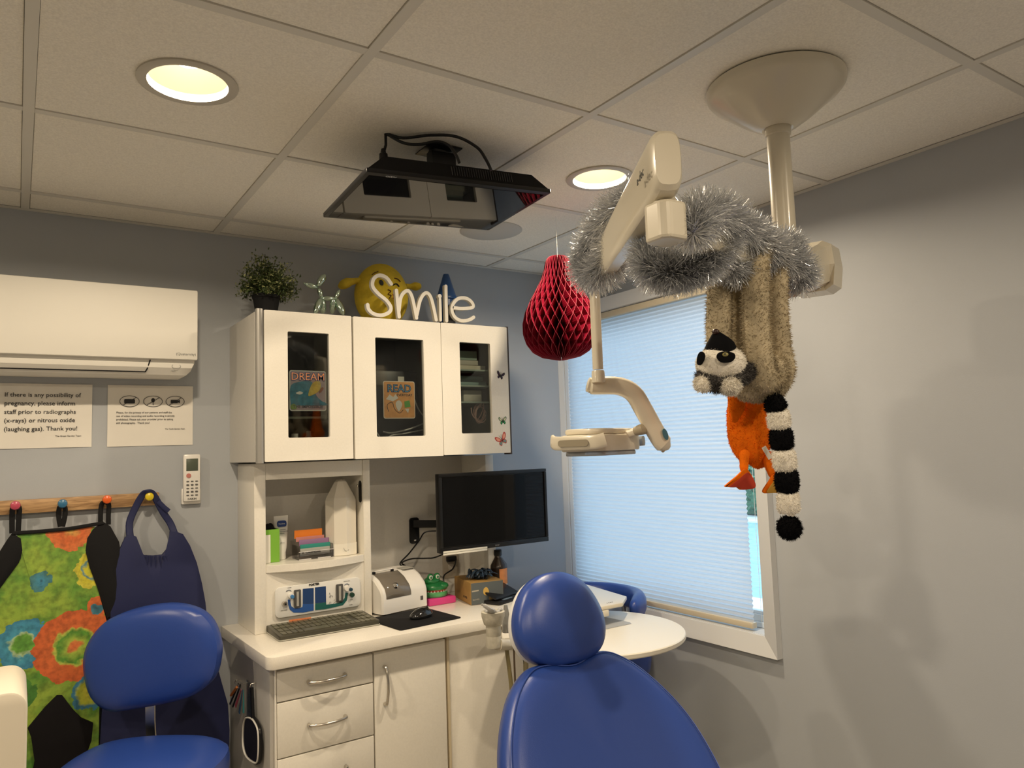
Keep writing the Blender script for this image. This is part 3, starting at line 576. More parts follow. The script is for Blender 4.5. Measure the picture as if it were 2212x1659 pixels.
decal('white_vase',smooth2([(-.01,-.03),(-.016,-.012),(-.01,.0),(.002,.002),(.011,-.012),(.004,-.03),(-.003,-.038)],3),(cx,yp-.0014,cz-.005),X1,Z1,MATS['sticker_white'],t)
decal('green_book',[(.022,-.03),(.046,-.026),(.042,-.002),(.02,-.006)],(cx,yp-.0014,cz),X1,Z1,mat('sticker_leaf',(.08,.26,.05),.5),t)
decal('page',[(.022,-.031),(.04,-.03),(.035,-.048)],(cx,yp-.0014,cz-.003),X1,Z1,MATS['sticker_white'],t)
bm=B(); tube(bm,sm([(cx-.045,yp-.0015,cz-.045),(cx-.05,yp-.0015,cz-.02),(cx-.03,yp-.0015,cz-.01),(cx-.02,yp-.0015,cz-.035),(cx+.0,yp-.0015,cz-.05),(cx+.015,yp-.0015,cz-.038)],5),.0011,5); obj('drawn_line',bm,ink,t)
def fly(lab,c,s,rot,cols,tail):
    t=thing('butterfly_sticker',lab,'sticker',(c[0],2.5495,c[1]-s)); ca_,sa_=math.cos(rot),math.sin(rot); ex=V((ca_,0,sa_)); ey=V((-sa_,0,ca_)); o=V((c[0],2.5497,c[1]))
    up=[(.002,.0),(.010,.014),(.022,.024),(.028,.020),(.026,.008),(.016,-.002),(.004,-.003)]; lo=[(.002,-.002),(.014,-.004),(.019,-.012),(.013,-.022),(.006,-.017)]
    for k,q in ((1,up),(-1,up),(1,lo),(-1,lo)):
        pts=[(k*a*s/.028,b*s/.028) for a,b in q]; pts=pts if k>0 else pts[::-1]
        w=obj('wing',prism(B(),smooth2(pts,3),o,ex,ey,.0006),cols[1],t,smooth=False)
        ctr=(sum(a for a,b in pts)/len(pts),sum(b for a,b in pts)/len(pts)); pin=[(ctr[0]+(a-ctr[0])*.66,ctr[1]+(b-ctr[1])*.66) for a,b in pts]
        obj('wing_patch',prism(B(),smooth2(pin,3),o+V((0,-.0007,0)),ex,ey,.0004),cols[0] if q is up else cols[2],w,smooth=False)
    bm=B(); tube(bm,[o+V((0,-.001,0))+ey*(-.014*s/.028),o+V((0,-.001,0))+ey*(.008*s/.028)],.0012,6)
    for k in (1,-1): tube(bm,[o+V((0,-.001,0))+ey*(.008*s/.028),o+V((0,-.001,0))+ey*(.022*s/.028)+ex*(k*.006*s/.028)],.0004,5)
    obj('body',bm,ink,t)
plum=mat('plum',(.035,.01,.035),.5); 
p_=Y(1081,811,2.55); fly('dark plum butterfly sticker, highest of the three on the right cabinet door',(p_.x,p_.z),.019,-.25,(plum,ink,plum),0)
p_=Y(1086,909,2.55); fly('green and cream butterfly sticker, middle of the three on the right cabinet door',(p_.x,p_.z),.019,.1,(mat('fly_cream',(.6,.6,.4),.5),mat('fly_dkgreen',(.01,.10,.04),.5),mat('fly_green',(.03,.3,.08),.5)),0)
p_=Y(1084,950,2.55); fly('coral red butterfly sticker, lowest of the three on the right cabinet door',(p_.x,p_.z),.028,.45,(mat('fly_peach',(.8,.35,.25),.5),mat('fly_red',(.5,.05,.04),.5),mat('fly_teal',(.15,.3,.3),.5)),0)
# ---------------------------------------------------------------- hutch
hu=thing('desk_hutch','white desk hutch with bowed shelf standing on the counter','hutch',(1.2,2.81,.9655))
HZ0,HZ1=.9655,1.555
bxo('side_panel',(.700,.7395,2.695,2.929,HZ0,HZ1),lam,hu,bev=.001)
bxo('side_panel',(1.107,1.135,2.695,2.929,HZ0,HZ1),lam,hu,bev=.001)
bxo('side_panel',(1.660,1.699,2.695,2.929,HZ0,HZ1),lam,hu,bev=.001)
bxo('header',(.740,1.1065,2.697,2.716,1.497,HZ1),lam,hu,bev=.001)
bxo('back_panel',(.740,1.1065,2.912,2.929,HZ0,HZ1),lamg,hu,bev=0); bxo('back_panel',(1.1355,1.6595,2.90,2.929,HZ0,HZ1),lamg,hu,bev=0)
bxo('lower_panel',(.740,1.1065,2.699,2.716,HZ0,1.170),lam,hu,bev=0)
bow=[(.740,2.911),(.740,2.697)]+[(.740+.3665*k/12,2.697-.045*math.sin(PI*k/12)) for k in range(1,12)]+[(1.1065,2.697),(1.1065,2.911)]
bm=B(); prism(bm,[(a,b) for a,b in bow],(0,0,1.171),X1,Y1,.026,bev=.001); obj('bowed_shelf',bm,lam,hu,smooth=False)
# flowmeter panel
fm=thing('gas_flow_panel','blue and white gas flow meter panel set under the bowed shelf','panel',(.925,2.698,.98))
yf=2.6985; cx=(Y(593,1300,yf).x+Y(777,1280,yf).x)/2; zc_=(Y(593,1270,yf).z+Y(596,1335,yf).z)/2; Wd=Y(777,1280,yf).x-Y(593,1300,yf).x; Ht=Y(593,1270,yf).z-Y(596,1336,yf).z
bm=B(); prism(bm,rrect(Wd,Ht,.018,5),(cx,yf,zc_),X1,Z1,.010,bev=.002); obj('face_plate',bm,mat('panel_face',(.74,.74,.72),.35),fm)
def FP(a,b): q=Y(560+a*260/1438,1080+b*300/1659,yf-.0105); return (q.x-cx,q.z-zc_)
yq=yf-.0107
deep=mat('deep_blue',(.01,.045,.16),.4); midb=mat('mid_blue',(.02,.09,.33),.4); gr=mat('teal_green',(.01,.11,.10),.4)
decal('blue_window',[FP(520,1240),FP(650,1240),FP(650,1050),FP(520,1062)],(cx,yq,zc_),X1,Z1,deep,fm); decal('blue_window',[FP(668,1235),FP(798,1220),FP(795,1030),FP(665,1045)],(cx,yq,zc_),X1,Z1,deep,fm)
bm=B(); prism(bm,[FP(*q) for q in ((340,1190),(345,1250),(365,1310),(410,1345),(520,1345),(650,1320),(650,1242),(520,1242),(515,1280),(480,1290),(420,1295),(385,1270),(372,1220),(370,1190))],(cx,yq,zc_),X1,Z1,.0006); obj('flow_line',bm,midb,fm,smooth=False)
bm=B(); prism(bm,[FP(*q) for q in ((668,1316),(780,1305),(900,1280),(1000,1255),(1045,1200),(1060,1110),(1030,1105),(1020,1170),(990,1215),(900,1240),(800,1250),(798,1222),(668,1238))],(cx,yq,zc_),X1,Z1,.0006); obj('flow_line',bm,gr,fm,smooth=False)
for q in (((412,1070),(495,1070),(495,1285),(412,1285)),((915,1005),(998,1000),(998,1215),(918,1222))):
    P_=[FP(*k) for k in q]; w=abs(P_[1][0]-P_[0][0]); h=abs(P_[2][1]-P_[1][1]); c_=(sum(p[0] for p in P_)/4,sum(p[1] for p in P_)/4)
    g=obj('gauge',prism(B(),rrect(w,h,.004,3,*c_),(cx,yq,zc_),X1,Z1,.0045,bev=.001),mat('gauge_steel',(.12,.12,.12),.3,me=.5),fm)
    obj('sight_tube',tube(B(),[V((cx+c_[0],yq-.0045,zc_+c_[1]-h*.40)),V((cx+c_[0],yq-.0045,zc_+c_[1]+h*.40))],.0045,10,e=3),mat('tube_glass_grey',(.42,.41,.38),.15),g)
def knob(a,b,r_,mm,n='knob'):
    x,z=FP(a,b); bm=B(); lathe(bm,[(r_,0),(r_,.010),(r_*.85,.013),(0,.013)],(cx+x,yq,zc_+z),20,axis=(0,-1,0)); return obj(n,bm,mm,fm)
knob(372,1140,.0105,wplas,'dial_base'); knob(1040,1055,.0105,wplas,'dial_base')
def knob2(a,b,r_,mm):
    x,z=FP(a,b); bm=B(); lathe(bm,[(r_,.011),(r_,.020),(r_*.8,.023),(0,.023)],(cx+x,yq,zc_+z),20,axis=(0,-1,0)); return obj('knob',bm,mm,fm)
knob2(378,1148,.0068,mat('knob_blue',(.05,.2,.45),.4)); knob2(1075,1062,.0065,mat('knob_navy',(.01,.05,.09),.4)); knob(1103,1130,.0085,mat('knob_green',(.01,.05,.035),.4)); knob(298,1237,.009,chrome,'port'); 
x,z=FP(302,1238); bm=B(); lathe(bm,[(.0035,.0128),(.0035,.0142),(0,.0142)],(cx+x,yq,zc_+z),16,axis=(0,-1,0)); obj('port_hole',bm,blk,fm)
x,z=FP(350,1085); bm=B(); tube(bm,[V((cx+x+.011*math.cos(a),yq-.0006,zc_+z-.008+.011*math.sin(a))) for a in [.5+k*.22 for k in range(10)]],.0018,5,sy=.4); x,z=FP(1045,1010); tube(bm,[V((cx+x+.011*math.cos(a),yq-.0006,zc_+z-.008+.011*math.sin(a))) for a in [.5+k*.22 for k in range(10)]],.0018,5,sy=.4); obj('dial_scale',bm,mat('scale_blue',(.06,.09,.16),.5),fm)
x,z=FP(655,1020); txt('logo','PORTER',.0105,(cx+x,yq-.0005,zc_+z),X1,Z1,ink,fm,align='CENTER',off=.0005)
for a,b,s,z_ in ((360,1052,'OXYGEN',.0035),(295,1322,'N2O ON/OFF',.0036),(1045,972,'NITROUS OXIDE',.0032),(1100,1195,'FLUSH',.004),(1095,1255,'MATRX',.0035)):
    x,z=FP(a,b); txt('print',s,z_,(cx+x,yq-.0005,zc_+z),X1,Z1,ink,fm,align='CENTER')
bm=B(); r=random.Random(2)
for k in range(9):
    x,z=FP(r.uniform(810,900),r.uniform(1110,1230)); o=V((cx+x,yq-.0006,zc_+z)); tube(bm,[o,o+V((r.uniform(-.006,.006),0,r.uniform(-.006,.006))),o+V((r.uniform(-.008,.008),0,r.uniform(-.008,.008)))],.0004,4)
obj('scribbled_diagram',bm,ink,fm)
# orange note strip
pA=Y(625,1340,2.698); t=thing('orange_note','strip of orange tape with handwriting on the hutch panel behind the keyboard','note',(pA.x+.04,2.698,pA.z-.005))
bm=B(); q=[Y(624,1339,2.698),Y(672,1333,2.698),Y(671,1340,2.698),Y(625,1348,2.698)]; f=[bm.verts.new(v) for v in q]; bm.faces.new(f); r=bmesh.ops.extrude_face_region(bm,geom=bm.faces[:]); bmesh.ops.translate(bm,verts=[g for g in r['geom'] if isinstance(g,bmesh.types.BMVert)],vec=(0,-.0006,0)); obj('tape',bm,mat('note_orange',(.80,.26,.10),.6),t,smooth=False)
txt('handwriting','Free wear on',.0095,Y(630,1345,2.697),(1,0,.02),Z1,mat('pen_red',(.45,.08,.03),.6),t,shear=.2)
# ---------------------------------------------------------------- counter and base cabinets
ct=[(1.76,2.361),(1.76,2.929),(.640,2.929),(.652,2.395)]+[(.652+.03+.03*math.cos(a),2.391+.03*math.sin(a)) for a in [PI+k*PI/2/6 for k in range(7)]]
bm=B(); prism(bm,[(1.76,2.361),(1.76,2.929),(.640,2.929),(.652,2.395)]+[(.682+.03*math.cos(a),2.391+.03*math.sin(a)) for a in [PI+k*PI/2/6 for k in range(7)]],(0,0,.925),X1,Y1,.040,bev=.003)
obj('countertop',bm,stone,None,label='long white speckled countertop with rounded corner under the hutch',cat='countertop',smooth=True)
bc=thing('base_cabinet','white drawer and door base cabinet under the left half of the counter','cabinet',(.98,2.66,.0))
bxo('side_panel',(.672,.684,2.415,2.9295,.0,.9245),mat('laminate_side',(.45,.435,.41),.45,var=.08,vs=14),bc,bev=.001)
bm=B(); box(bm,.6845,1.292,2.422,2.9295,.08,.9245); obj('carcass',bm,lamg,bc,smooth=False)
bxo('toe_kick',(.6845,1.292,2.46,2.5,0,.0795),blkm,bc,bev=0)
bxo('edge_post',(.6845,.6895,2.402,2.4215,.08,.9245),lam,bc,bev=.001)
def handle(p,q,par,out=V((0,-1,0))):
    p=V(p);q=V(q); bm=B(); mid=(p+q)/2; ax=(q-p).normalized(); P=[p,p+out*.012,p+out*.022+ax*.012,mid+out*.030-ax*.02,mid+out*.031,mid+out*.030+ax*.02,q+out*.022-ax*.012,q+out*.012,q]
    P=sm(P,4); n=len(P); R=[.0062 if abs(i-n/2)>n*.30 else .0048 for i in range(n)]; tube(bm,P,R,10); obj('handle',bm,chrome,par)
for z0,z1,hz in ((.8155,.9075,.860),(.6455,.8115,.7275),(.4755,.6415,.57),(.10,.4715,.4)):
    d=bxo('drawer',(.691,1.010,2.4005,2.4215,z0,z1),lam,bc,bev=.0018)
    handle((.790,2.4005,hz),(.910,2.4005,hz),d)
d=bxo('door',(1.0155,1.286,2.4005,2.4215,.10,.9095),lam,bc,bev=.0018); handle((1.051,2.4005,.737),(1.051,2.4005,.858),d)
rb=thing('base_cabinet','plain white base panel cabinet under the right half of the counter','cabinet',(1.5,2.66,0))
bxo('corner_post',(1.2935,1.302,2.400,2.9295,.0,.9245),mat('oak_edge',(.55,.47,.33),.5),rb,bev=.001)
bxo('front_panel',(1.3025,1.755,2.405,2.4215,.0,.9245),lam,rb,bev=.001); bm=B(); box(bm,1.3025,1.755,2.422,2.9295,0,.9245); obj('carcass',bm,lamg,rb,smooth=False)
# ---------------------------------------------------------------- things on the counter
CZ=.9655
def quad_axes(a,b,c): 
    ex=(b-a); ey=(c-a); return a,ex,ey
kb=thing('keyboard','black keyboard under an olive-tinted clear cover on the counter','keyboard',(.93,2.66,CZ))
def C_(x,y,z=CZ): return AT(x,y,'z',z)
ka,kb_,kc,kd=C_(604,1387),C_(822,1350),C_(780,1327),C_(583,1356)
ex=(kb_-ka).normalized(); ey=Z1.cross(ex); kw=(kb_-ka).length; kdp=(kd-ka).dot(ey)
bm=B(); prism(bm,rrect(kw,kdp,.01,4,kw/2,kdp/2),ka+Z1*.0005,ex,ey,.017,bev=.003)
for v in bm.verts:
    if v.co.z>CZ+.01: v.co.z+=.010*((v.co-ka).dot(ey)/kdp)
obj('case',bm,mat('keyboard_case',(.05,.047,.033),.35),kb)
km=mat('key_olive',(.115,.11,.075),.28,var=.2,vs=40)
for j in range(5):
    cols=15 if j else 11; xx=.012
    for i in range(18):
        w=(kw-.024)/18
        if j==0 and 4<=i<=8:
            if i>4: continue
            ww=w*5
        else: ww=w
        if j and i==14 and j<3: continue
        x0=.012+i*w+.0008*(j%2); y0=.010+j*(kdp-.028)/5; zt=CZ+.018+.010*((y0+.008)/kdp)
        bm=B(); prism(bm,rrect(ww-.0028,(kdp-.028)/5-.0028,.0015,1,ww/2,(kdp-.028)/10),ka+ex*x0+ey*y0+Z1*(zt-CZ-.001),ex,ey,.0032); obj('key',bm,km,kb,smooth=False)
bm=B(); prism(bm,rrect(kw+.004,kdp+.003,.012,4,kw/2,kdp/2),ka+Z1*.001,ex,ey,.0035,bev=.001); obj('cover_edge',bm,mat('cover_clear_edge',(.45,.44,.38),.15),kb)
# mouse pad + mouse
P4=[C_(865,1363),C_(998,1335),C_(930,1315),C_(803,1333)]
o=P4[0]; ex=(P4[1]-P4[0]).normalized(); ey=Z1.cross(ex); w=(P4[1]-P4[0]).length; pts=[((p-o).dot(ex),(p-o).dot(ey)) for p in P4]
h=sum(pts[k][1] for k in (2,3))/2
bm=B(); prism(bm,rrect(w,h,.012,4,w/2,h/2),o+Z1*.0003,ex,ey,.0028,bev=.0008); mp_=obj('mouse_pad',bm,blkm,None,label='thin black mouse pad on the counter right of the keyboard',cat='mouse pad')
ms=thing('computer_mouse','glossy black computer mouse on the mouse pad','mouse',tuple(C_(910,1335)+Z1*.0035))
c=C_(910,1336)+Z1*.0035; bm=B(); ball(bm,(0,0,0),1,u=24,v=16)
rot=M4.Rotation(.25,4,'Z')
for v in bm.verts:
    z=v.co.z; v.co=V((v.co.x*.050,v.co.y*.031,max(z,-.35)*.026+.0095)); v.co.z*=1-.25*max(0,-v.co.x/.05)
    v.co=c+rot@v.co
obj('shell',bm,mat('mouse_gloss',(.01,.01,.011),.12,coat=.5),ms)
bm=B(); lathe(bm,[(0,-.003),(.007,-.003),(.009,0),(.007,.003),(0,.003)],c+rot@V((.028,0,.027)),14,axis=rot@V((0,1,0))); obj('scroll_wheel',bm,blk,ms)
# amalgamator-like machine
am=thing('capsule_mixer','white benchtop capsule mixer with smoked domed lid beside the hutch panel','mixer',(1.28,2.75,CZ))
fl,fr=C_(828,1333,CZ),C_(926,1311,CZ); ex=(fr-fl).normalized(); ex.z=0; ey=Z1.cross(ex); w=(fr-fl).length
prof=[(0,.006),(0,.075),(.01,.098),(.045,.128),(.085,.146),(.13,.150),(.185,.146),(.2,.13),(.2,.006)]
fl=fl+ey*.004
def mx(a,b,c): return fl+ex*a+ey*b+Z1*c
bm=B(); R_=[]
for s,ins in ((-.0,.006),(.006,.0),(w-.006,0),(w,.006)):
    R_.append([bm.verts.new(mx(s,b+(ins if b<.1 else -ins),c-(ins if c>.05 else 0))) for b,c in prof])
for a,b in zip(R_,R_[1:]):
    for k in range(len(prof)): bm.faces.new((a[k],a[(k+1)%len(prof)],b[(k+1)%len(prof)],b[k]))
bm.faces.new(R_[0]); bm.faces.new(R_[-1]); obj('housing',bm,wplas,am,ang=30)
# domed lid: patch following the front curve
def pf(t): # along front/top profile
    P=[(0,.060),(0,.075),(.01,.098),(.045,.128),(.085,.146)]; L_=[0]
    for a,b in zip(P,P[1:]): L_.append(L_[-1]+math.dist(a,b))
    s=t*L_[-1]
    for k in range(4):
        if s<=L_[k+1]+1e-9: u=(s-L_[k])/(L_[k+1]-L_[k]); return (P[k][0]+(P[k+1][0]-P[k][0])*u,P[k][1]+(P[k+1][1]-P[k][1])*u)
def lid(i,j,x0,x1,bul):
    b,c=pf(j); q=mx(x0+(x1-x0)*i,b,c); k=(4*i*(1-i))**.5*(4*j*(1-j))**.5 if 0<i<1 and 0<j<1 else 0
    return q+(ey*-.5+Z1*.5).normalized()*(.0015+bul*k)
def patch(x0,x1,bul,n,m,par,N1=12,N2=14):
    bm=B(); g=[[bm.verts.new(lid(i/N1,j/N2,x0,x1,bul)) for j in range(N2+1)] for i in range(N1+1)]
    for i in range(N1):
        for j in range(N2): bm.faces.new((g[i][j],g[i+1][j],g[i+1][j+1],g[i][j+1]))
    return obj(n,bm,m,par)
ld=patch(.018,w*.62,.010,'smoked_lid',mat('smoked_lid',(.17,.15,.125),.12,coat=.4),am)
bm=B(); ball(bm,mx(w*.30,.006,.104),(.013,.013,.013)); obj('shiny_cap',bm,mat('bright_chrome',(.75,.73,.7),.08,me=1),ld)
bm=B(); tube(bm,[mx(.024,.085,.150),mx(.024,.085,.156),mx(w*.5,.085,.156),mx(w*.5,.085,.150)],.003,8); obj('lid_handle',bm,wplas,ld)
for a in (.022,w*.5):
    bm=B(); c=mx(a,.085,.150); box(bm,c.x-.006,c.x+.006,c.y-.004,c.y+.004,c.z-.004,c.z+.005,bev=.001); obj('hinge',bm,blk,ld)
decal('control_label',rrect(w*.26,.05,.006,3),mx(w*.83,.095,.1488),ex,(ey+Z1*.04).normalized(),mat('label_grey',(.42,.41,.37),.5,var=.25,vs=90),am)
decal('rating_plate',rrect(.013,.016,.001,1),mx(w*.86,-.0003,.040),ex,Z1,MATS['grey_print'],am)
for a,b in ((.02,.02),(w-.02,.02),(.02,.17),(w-.02,.17)):
    bm=B(); q=mx(a,b,0); lathe(bm,[(0,.0001),(.008,.0001),(.008,.0062),(0,.0062)],(q.x,q.y,CZ),12); obj('foot',bm,blk,am)
# pink box + crocodile toy
pk=C_(985,1301); 
t0=C_(926,1311)+V((.006,.0,0)); bxo('pink_box',(t0.x,pk.x+.0,pk.y+.0,pk.y+.115,CZ+.0002,CZ+.026),mat('hot_pink',(.62,.05,.24),.45),None,label='hot pink flat box under the green crocodile toy',cat='box')
ct_=thing('crocodile_toy','green plastic crocodile head toy with open red mouth on the pink box','toy',((t0.x+pk.x)/2-.008,pk.y+.05,CZ+.0265)); cc=V(((t0.x+pk.x)/2-.006,pk.y+.055,CZ+.0265))
gm=mat('croc_green',(.02,.22,.06),.3,var=.15,vs=50); gl=mat('croc_light',(.10,.42,.15),.35)
bm=B(); lathe(bm,[(0,0),(.044,0),(.048,.006),(.048,.018),(.045,.022),(0,.022)],cc,28)
for v in bm.verts: v.co.x=cc.x+(v.co.x-cc.x)*1.08
obj('lower_jaw',bm,gl,ct_)
bm=B(); lathe(bm,[(0,.0221),(.044,.0221),(.046,.030),(0,.030)],cc,28); obj('mouth_gap',bm,mat('croc_red',(.45,.03,.02),.4),ct_)
bm=B(); ball(bm,cc+V((0,0,.034)),(.052,.050,.030),u=26,v=14); ball(bm,cc+V((-.012,.0,.062)),(.034,.032,.018)); ball(bm,cc+V((.022,-.030,.044)),(.022,.022,.013))
for v in bm.verts:
    if v.co.z<cc.z+.0302: v.co.z=cc.z+.0302
obj('upper_jaw',bm,gm,ct_)
for dx in (-.024,.006):
    bm=B(); ball(bm,cc+V((dx-.004,-.016,.080)),(.0135,.012,.014)); e_=obj('eye_bump',bm,gm,ct_)
    bm=B(); ball(bm,cc+V((dx-.006,-.026,.080)),(.0085,.004,.009)); obj('eyeball',bm,mat('toy_white',(.75,.75,.68),.3),e_)
    bm=B(); ball(bm,cc+V((dx-.007,-.0295,.080)),(.0045,.002,.005)); obj('pupil',bm,gm,e_)
bm=B()
for k in range(11):
    a=PI*1.08+k*PI*.9/10; q=cc+V((.047*1.05*math.cos(a),.045*math.sin(a),.0215)); lathe(bm,[(.0035,0),(0,.007)],q,8)
obj('teeth',bm,MATS['toy_white'],ct_)
# glove box
ga,gb,gc=C_(1018,1308),C_(1083,1300),C_(952,1279); zt=CZ+.082
ex=(gb-ga).normalized(); ey=Z1.cross(ex); gw=(gb-ga).length+.01; gd=.20
gx=thing('glove_box','brown and slate cardboard glove box with dark gloves spilling out, on the counter','box',tuple(ga+ex*gw/2+ey*gd/2))
bm=B(); prism(bm,[(0,0),(gw,0),(gw,gd),(0,gd)],ga+Z1*.0003,ex,ey,.086,bev=.001); obj('carton',bm,mat('carton_brown',(.36,.21,.06),.65,var=.12,vs=30),gx)
decal('printed_front',[(.0012,.001),(gw-.0012,.001),(gw-.0012,.085),(.0012,.085)],ga-ey*.0003,ex,Z1,mat('slate_print',(.085,.10,.105),.6),gx)
decal('gold_oval',smooth2([(.058,.035),(.073,.033),(.076,.05),(.067,.065),(.055,.06),(.052,.045)],3),ga-ey*.0011,ex,Z1,mat('gold_print',(.55,.35,.08),.6),gx)
decal('gold_oval',smooth2([(.078,.015),(.094,.016),(.094,.03),(.086,.036),(.077,.03)],3),ga-ey*.0011,ex,Z1,mat('gold_dull',(.33,.22,.07),.6),gx)
decal('pale_band',[(.004,.051),(.033,.053),(.033,.058),(.004,.056)],ga-ey*.0011,ex,Z1,mat('pale_print',(.40,.36,.28),.6),gx)
txt('print','GLOVES',.008,ga-ey*.0011+ex*.006+Z1*.018,ex,Z1,MATS['pale_print'],gx); txt('print','SM  MED',.012,ga-ex*.0006+ey*.09+Z1*.018,-ey,Z1,ink,gx)
bm=B(); r=random.Random(11); top_=ga+ex*gw*.5+ey*gd*.42+Z1*.088
for k in range(60):
    a=r.uniform(0,2*PI); l=r.uniform(.02,.06); s=top_+V((r.gauss(0,.014),r.gauss(0,.02),.002)); P=[s,s+V((math.cos(a)*l*.5,math.sin(a)*l*.5,r.uniform(.012,.034))),s+V((math.cos(a)*l,math.sin(a)*l,r.uniform(.004,.02)))]
    tube(bm,sm(P,3),[.006]*5+[.005,.002],7,sy=.5)
obj('gloves',bm,mat('glove_blue',(.018,.035,.06),.38,var=.6,vs=60),gx,label='tangle of dark blue gloves')
# brown bottle
bx_=C_(1086,1287); c=V((bx_.x,bx_.y+.03,CZ+.0003)); bt=thing('brown_bottle','dark brown bottle with orange label behind the glove box','bottle',tuple(c))
bm=B(); lathe(bm,[(0,0),(.035,0),(.039,.004),(.039,.112),(.037,.127),(.017,.156),(.016,.163),(0,.163)],c,32); obj('bottle_body',bm,mat('amber_plastic',(.025,.014,.008),.25),bt)
bm=B(); lathe(bm,[(0,.1635),(.018,.1635),(.0185,.167),(.0185,.185),(.017,.188),(0,.188)],c,24); obj('cap',bm,blk,bt)
def wrap(z0,z1,a0,a1,rr,n,m,par,cen):
    bm=B(); N_=10; g=[[bm.verts.new(cen+V((rr*math.cos(a0+(a1-a0)*i/N_),rr*math.sin(a0+(a1-a0)*i/N_),z))) for z in (z0,z1)] for i in range(N_+1)]
    for i in range(N_): bm.faces.new((g[i][0],g[i+1][0],g[i+1][1],g[i][1]))
    return obj(n,bm,m,par)
wrap(.048,.112,-2.0,-.85,.0396,'label',mat('label_orange',(.78,.30,.10),.5,var=.1,vs=60),bt,c); wrap(.024,.048,-2.0,-.85,.0396,'label',mat('label_white',(.75,.72,.66),.5),bt,c)
# black tablet device right on counter
q=C_(1080,1310); t=thing('card_terminal','black folding tablet device with pale strip on the counter right of the glove box','tablet',(q.x+.05,q.y+.02,CZ))
ex=V((.93,.36,0)).normalized(); ey=Z1.cross(ex); o=C_(1050,1312)+V((.055,-.012,0))
bm=B(); prism(bm,rrect(.17,.13,.008,3,.085,.065),o+Z1*.0003,ex,ey,.014,bev=.002); obj('base',bm,blk,t)
bm=B(); prism(bm,rrect(.16,.10,.006,3,.085,.05),o+ey*.02+Z1*.0155,ex,(ey*.92+Z1*.38).normalized(),.008,bev=.002); obj('screen',bm,blk,t)
decal('pale_strip',rrect(.06,.012,.001,1,.07,.012),o+Z1*.0146,ex,ey,mat('strip_blue',(.2,.27,.35),.3),t)
# outlet, plug, cables
ol=thing('wall_outlet','beige double wall outlet on the hutch back under the monitor','outlet',tuple(Y(970,1240,2.8995)))
a,b=Y(955,1196,2.8995),Y(990,1245,2.8995); bxo('cover_plate',(a.x,b.x,2.893,2.8997,b.z,a.z),mat('outlet_beige',(.40,.35,.28),.5),ol,bev=.002)
for k in (0,1):
    z=a.z-.024-.036*k; bm=B(); prism(bm,rrect(.028,.026,.008,3,(a.x+b.x)/2,z),(0,2.893,0),X1,Z1,.002); r_=obj('receptacle',bm,mat('outlet_light',(.5,.46,.4),.4),ol,smooth=False)
pg=thing('black_plug','black power plug and cords by the outlet below the monitor','plug',tuple(Y(973,1205,2.88)))
c=Y(975,1207,2.88); bxo('plug_body',(c.x-.022,c.x+.022,c.y-.012,c.y+.012,c.z-.012,c.z+.012),blk,pg,bev=.005)
bm=B(); tube(bm,sm([c+V((.02,0,0)),Y(984,1215,2.87),Y(977,1230,2.86),Y(958,1247,2.84),V((1.52,2.80,CZ+.005))],6),.0032,8); obj('cord',bm,blk,pg)
# monitor on wall arm
mo=thing('computer_monitor','black flat monitor on a black swing arm mounted to the hutch back','monitor',(1.65,2.60,1.18))
c0,c1,c2,c3=Y(948,1025,2.595),Y(1182,1011,2.595),Y(1181,1167,2.595),Y(950,1199,2.595)
xa,xb=(c0.x+c3.x)/2,(c1.x+c2.x)/2; za,zb=(c2.z+c3.z)/2,(c0.z+c1.z)/2
bm=B(); box(bm,xa,xb,2.597,2.625,za,zb,bev=.003); obj('frame',bm,blk,mo)
bxo('screen',(xa+.017,xb-.017,2.5955,2.597,za+.024,zb-.017),gloss,mo,bev=0)
for a_ in ((xa,xb,zb-.013,zb),(xa,xb,za,za+.02),(xa,xa+.013,za+.02,zb-.013),(xb-.013,xb,za+.02,zb-.013)): bxo('bezel',(a_[0]+.0005,a_[1]-.0005,2.5915,2.5966,a_[2]+.0004,a_[3]-.0004),blk,mo,bev=.0008)
bxo('rear_hub',((xa+xb)/2-.11,(xa+xb)/2+.11,2.6255,2.65,za+.06,zb-.06),blk,mo,bev=.008)
txt('logo','acer',.012,((xa+xb)/2+.0,2.5908,za+.006),X1,Z1,mat('logo_grey',(.25,.25,.26),.4),mo,align='CENTER')
ma,mb=Y(884,1119,2.895),Y(906,1173,2.895)
bm=B(); prism(bm,rrect(mb.x-ma.x,ma.z-mb.z,.012,4,(ma.x+mb.x)/2,(ma.z+mb.z)/2),(0,2.8995,0),X1,Z1,.008,bev=.002); pl_=obj('wall_plate',bm,blk,mo)
bm=B(); lathe(bm,[(.005,0),(.005,.002),(0,.003)],((ma.x+mb.x)/2,2.8914,mb.z+.016),12,axis=(0,-1,0)); obj('screw',bm,chrome,pl_)
az=Y(925,1131,2.86).z
bm=B(); tube(bm,[((ma.x+mb.x)/2-.008,2.885,az+.002),((ma.x+mb.x)/2+.01,2.875,az+.001),(1.56,2.80,az-.004),(1.64,2.74,az-.006),((xa+xb)/2,2.66,az-.006),((xa+xb)/2,2.65,az-.006)],.016,10,e=5,sx=.8); obj('swing_arm',bm,blk,mo)
bm=B(); tube(bm,sm([Y(942,1147,2.82),Y(918,1150,2.84),Y(905,1168,2.86),Y(884,1195,2.85),Y(864,1218,2.84),V((1.37,2.86,1.10))],6),.003,8); obj('cable',bm,blk,mo)
bm=B(); tube(bm,sm([V((1.37,2.86,1.10)),Y(868,1216,2.85),Y(890,1207,2.84),Y(920,1206,2.83),Y(943,1203,2.80),V((1.5,2.66,za+.01))],6),.003,8); obj('cable',bm,blk,mo)
a,b=Y(957,1196,2.5905),Y(1052,1180,2.5905)
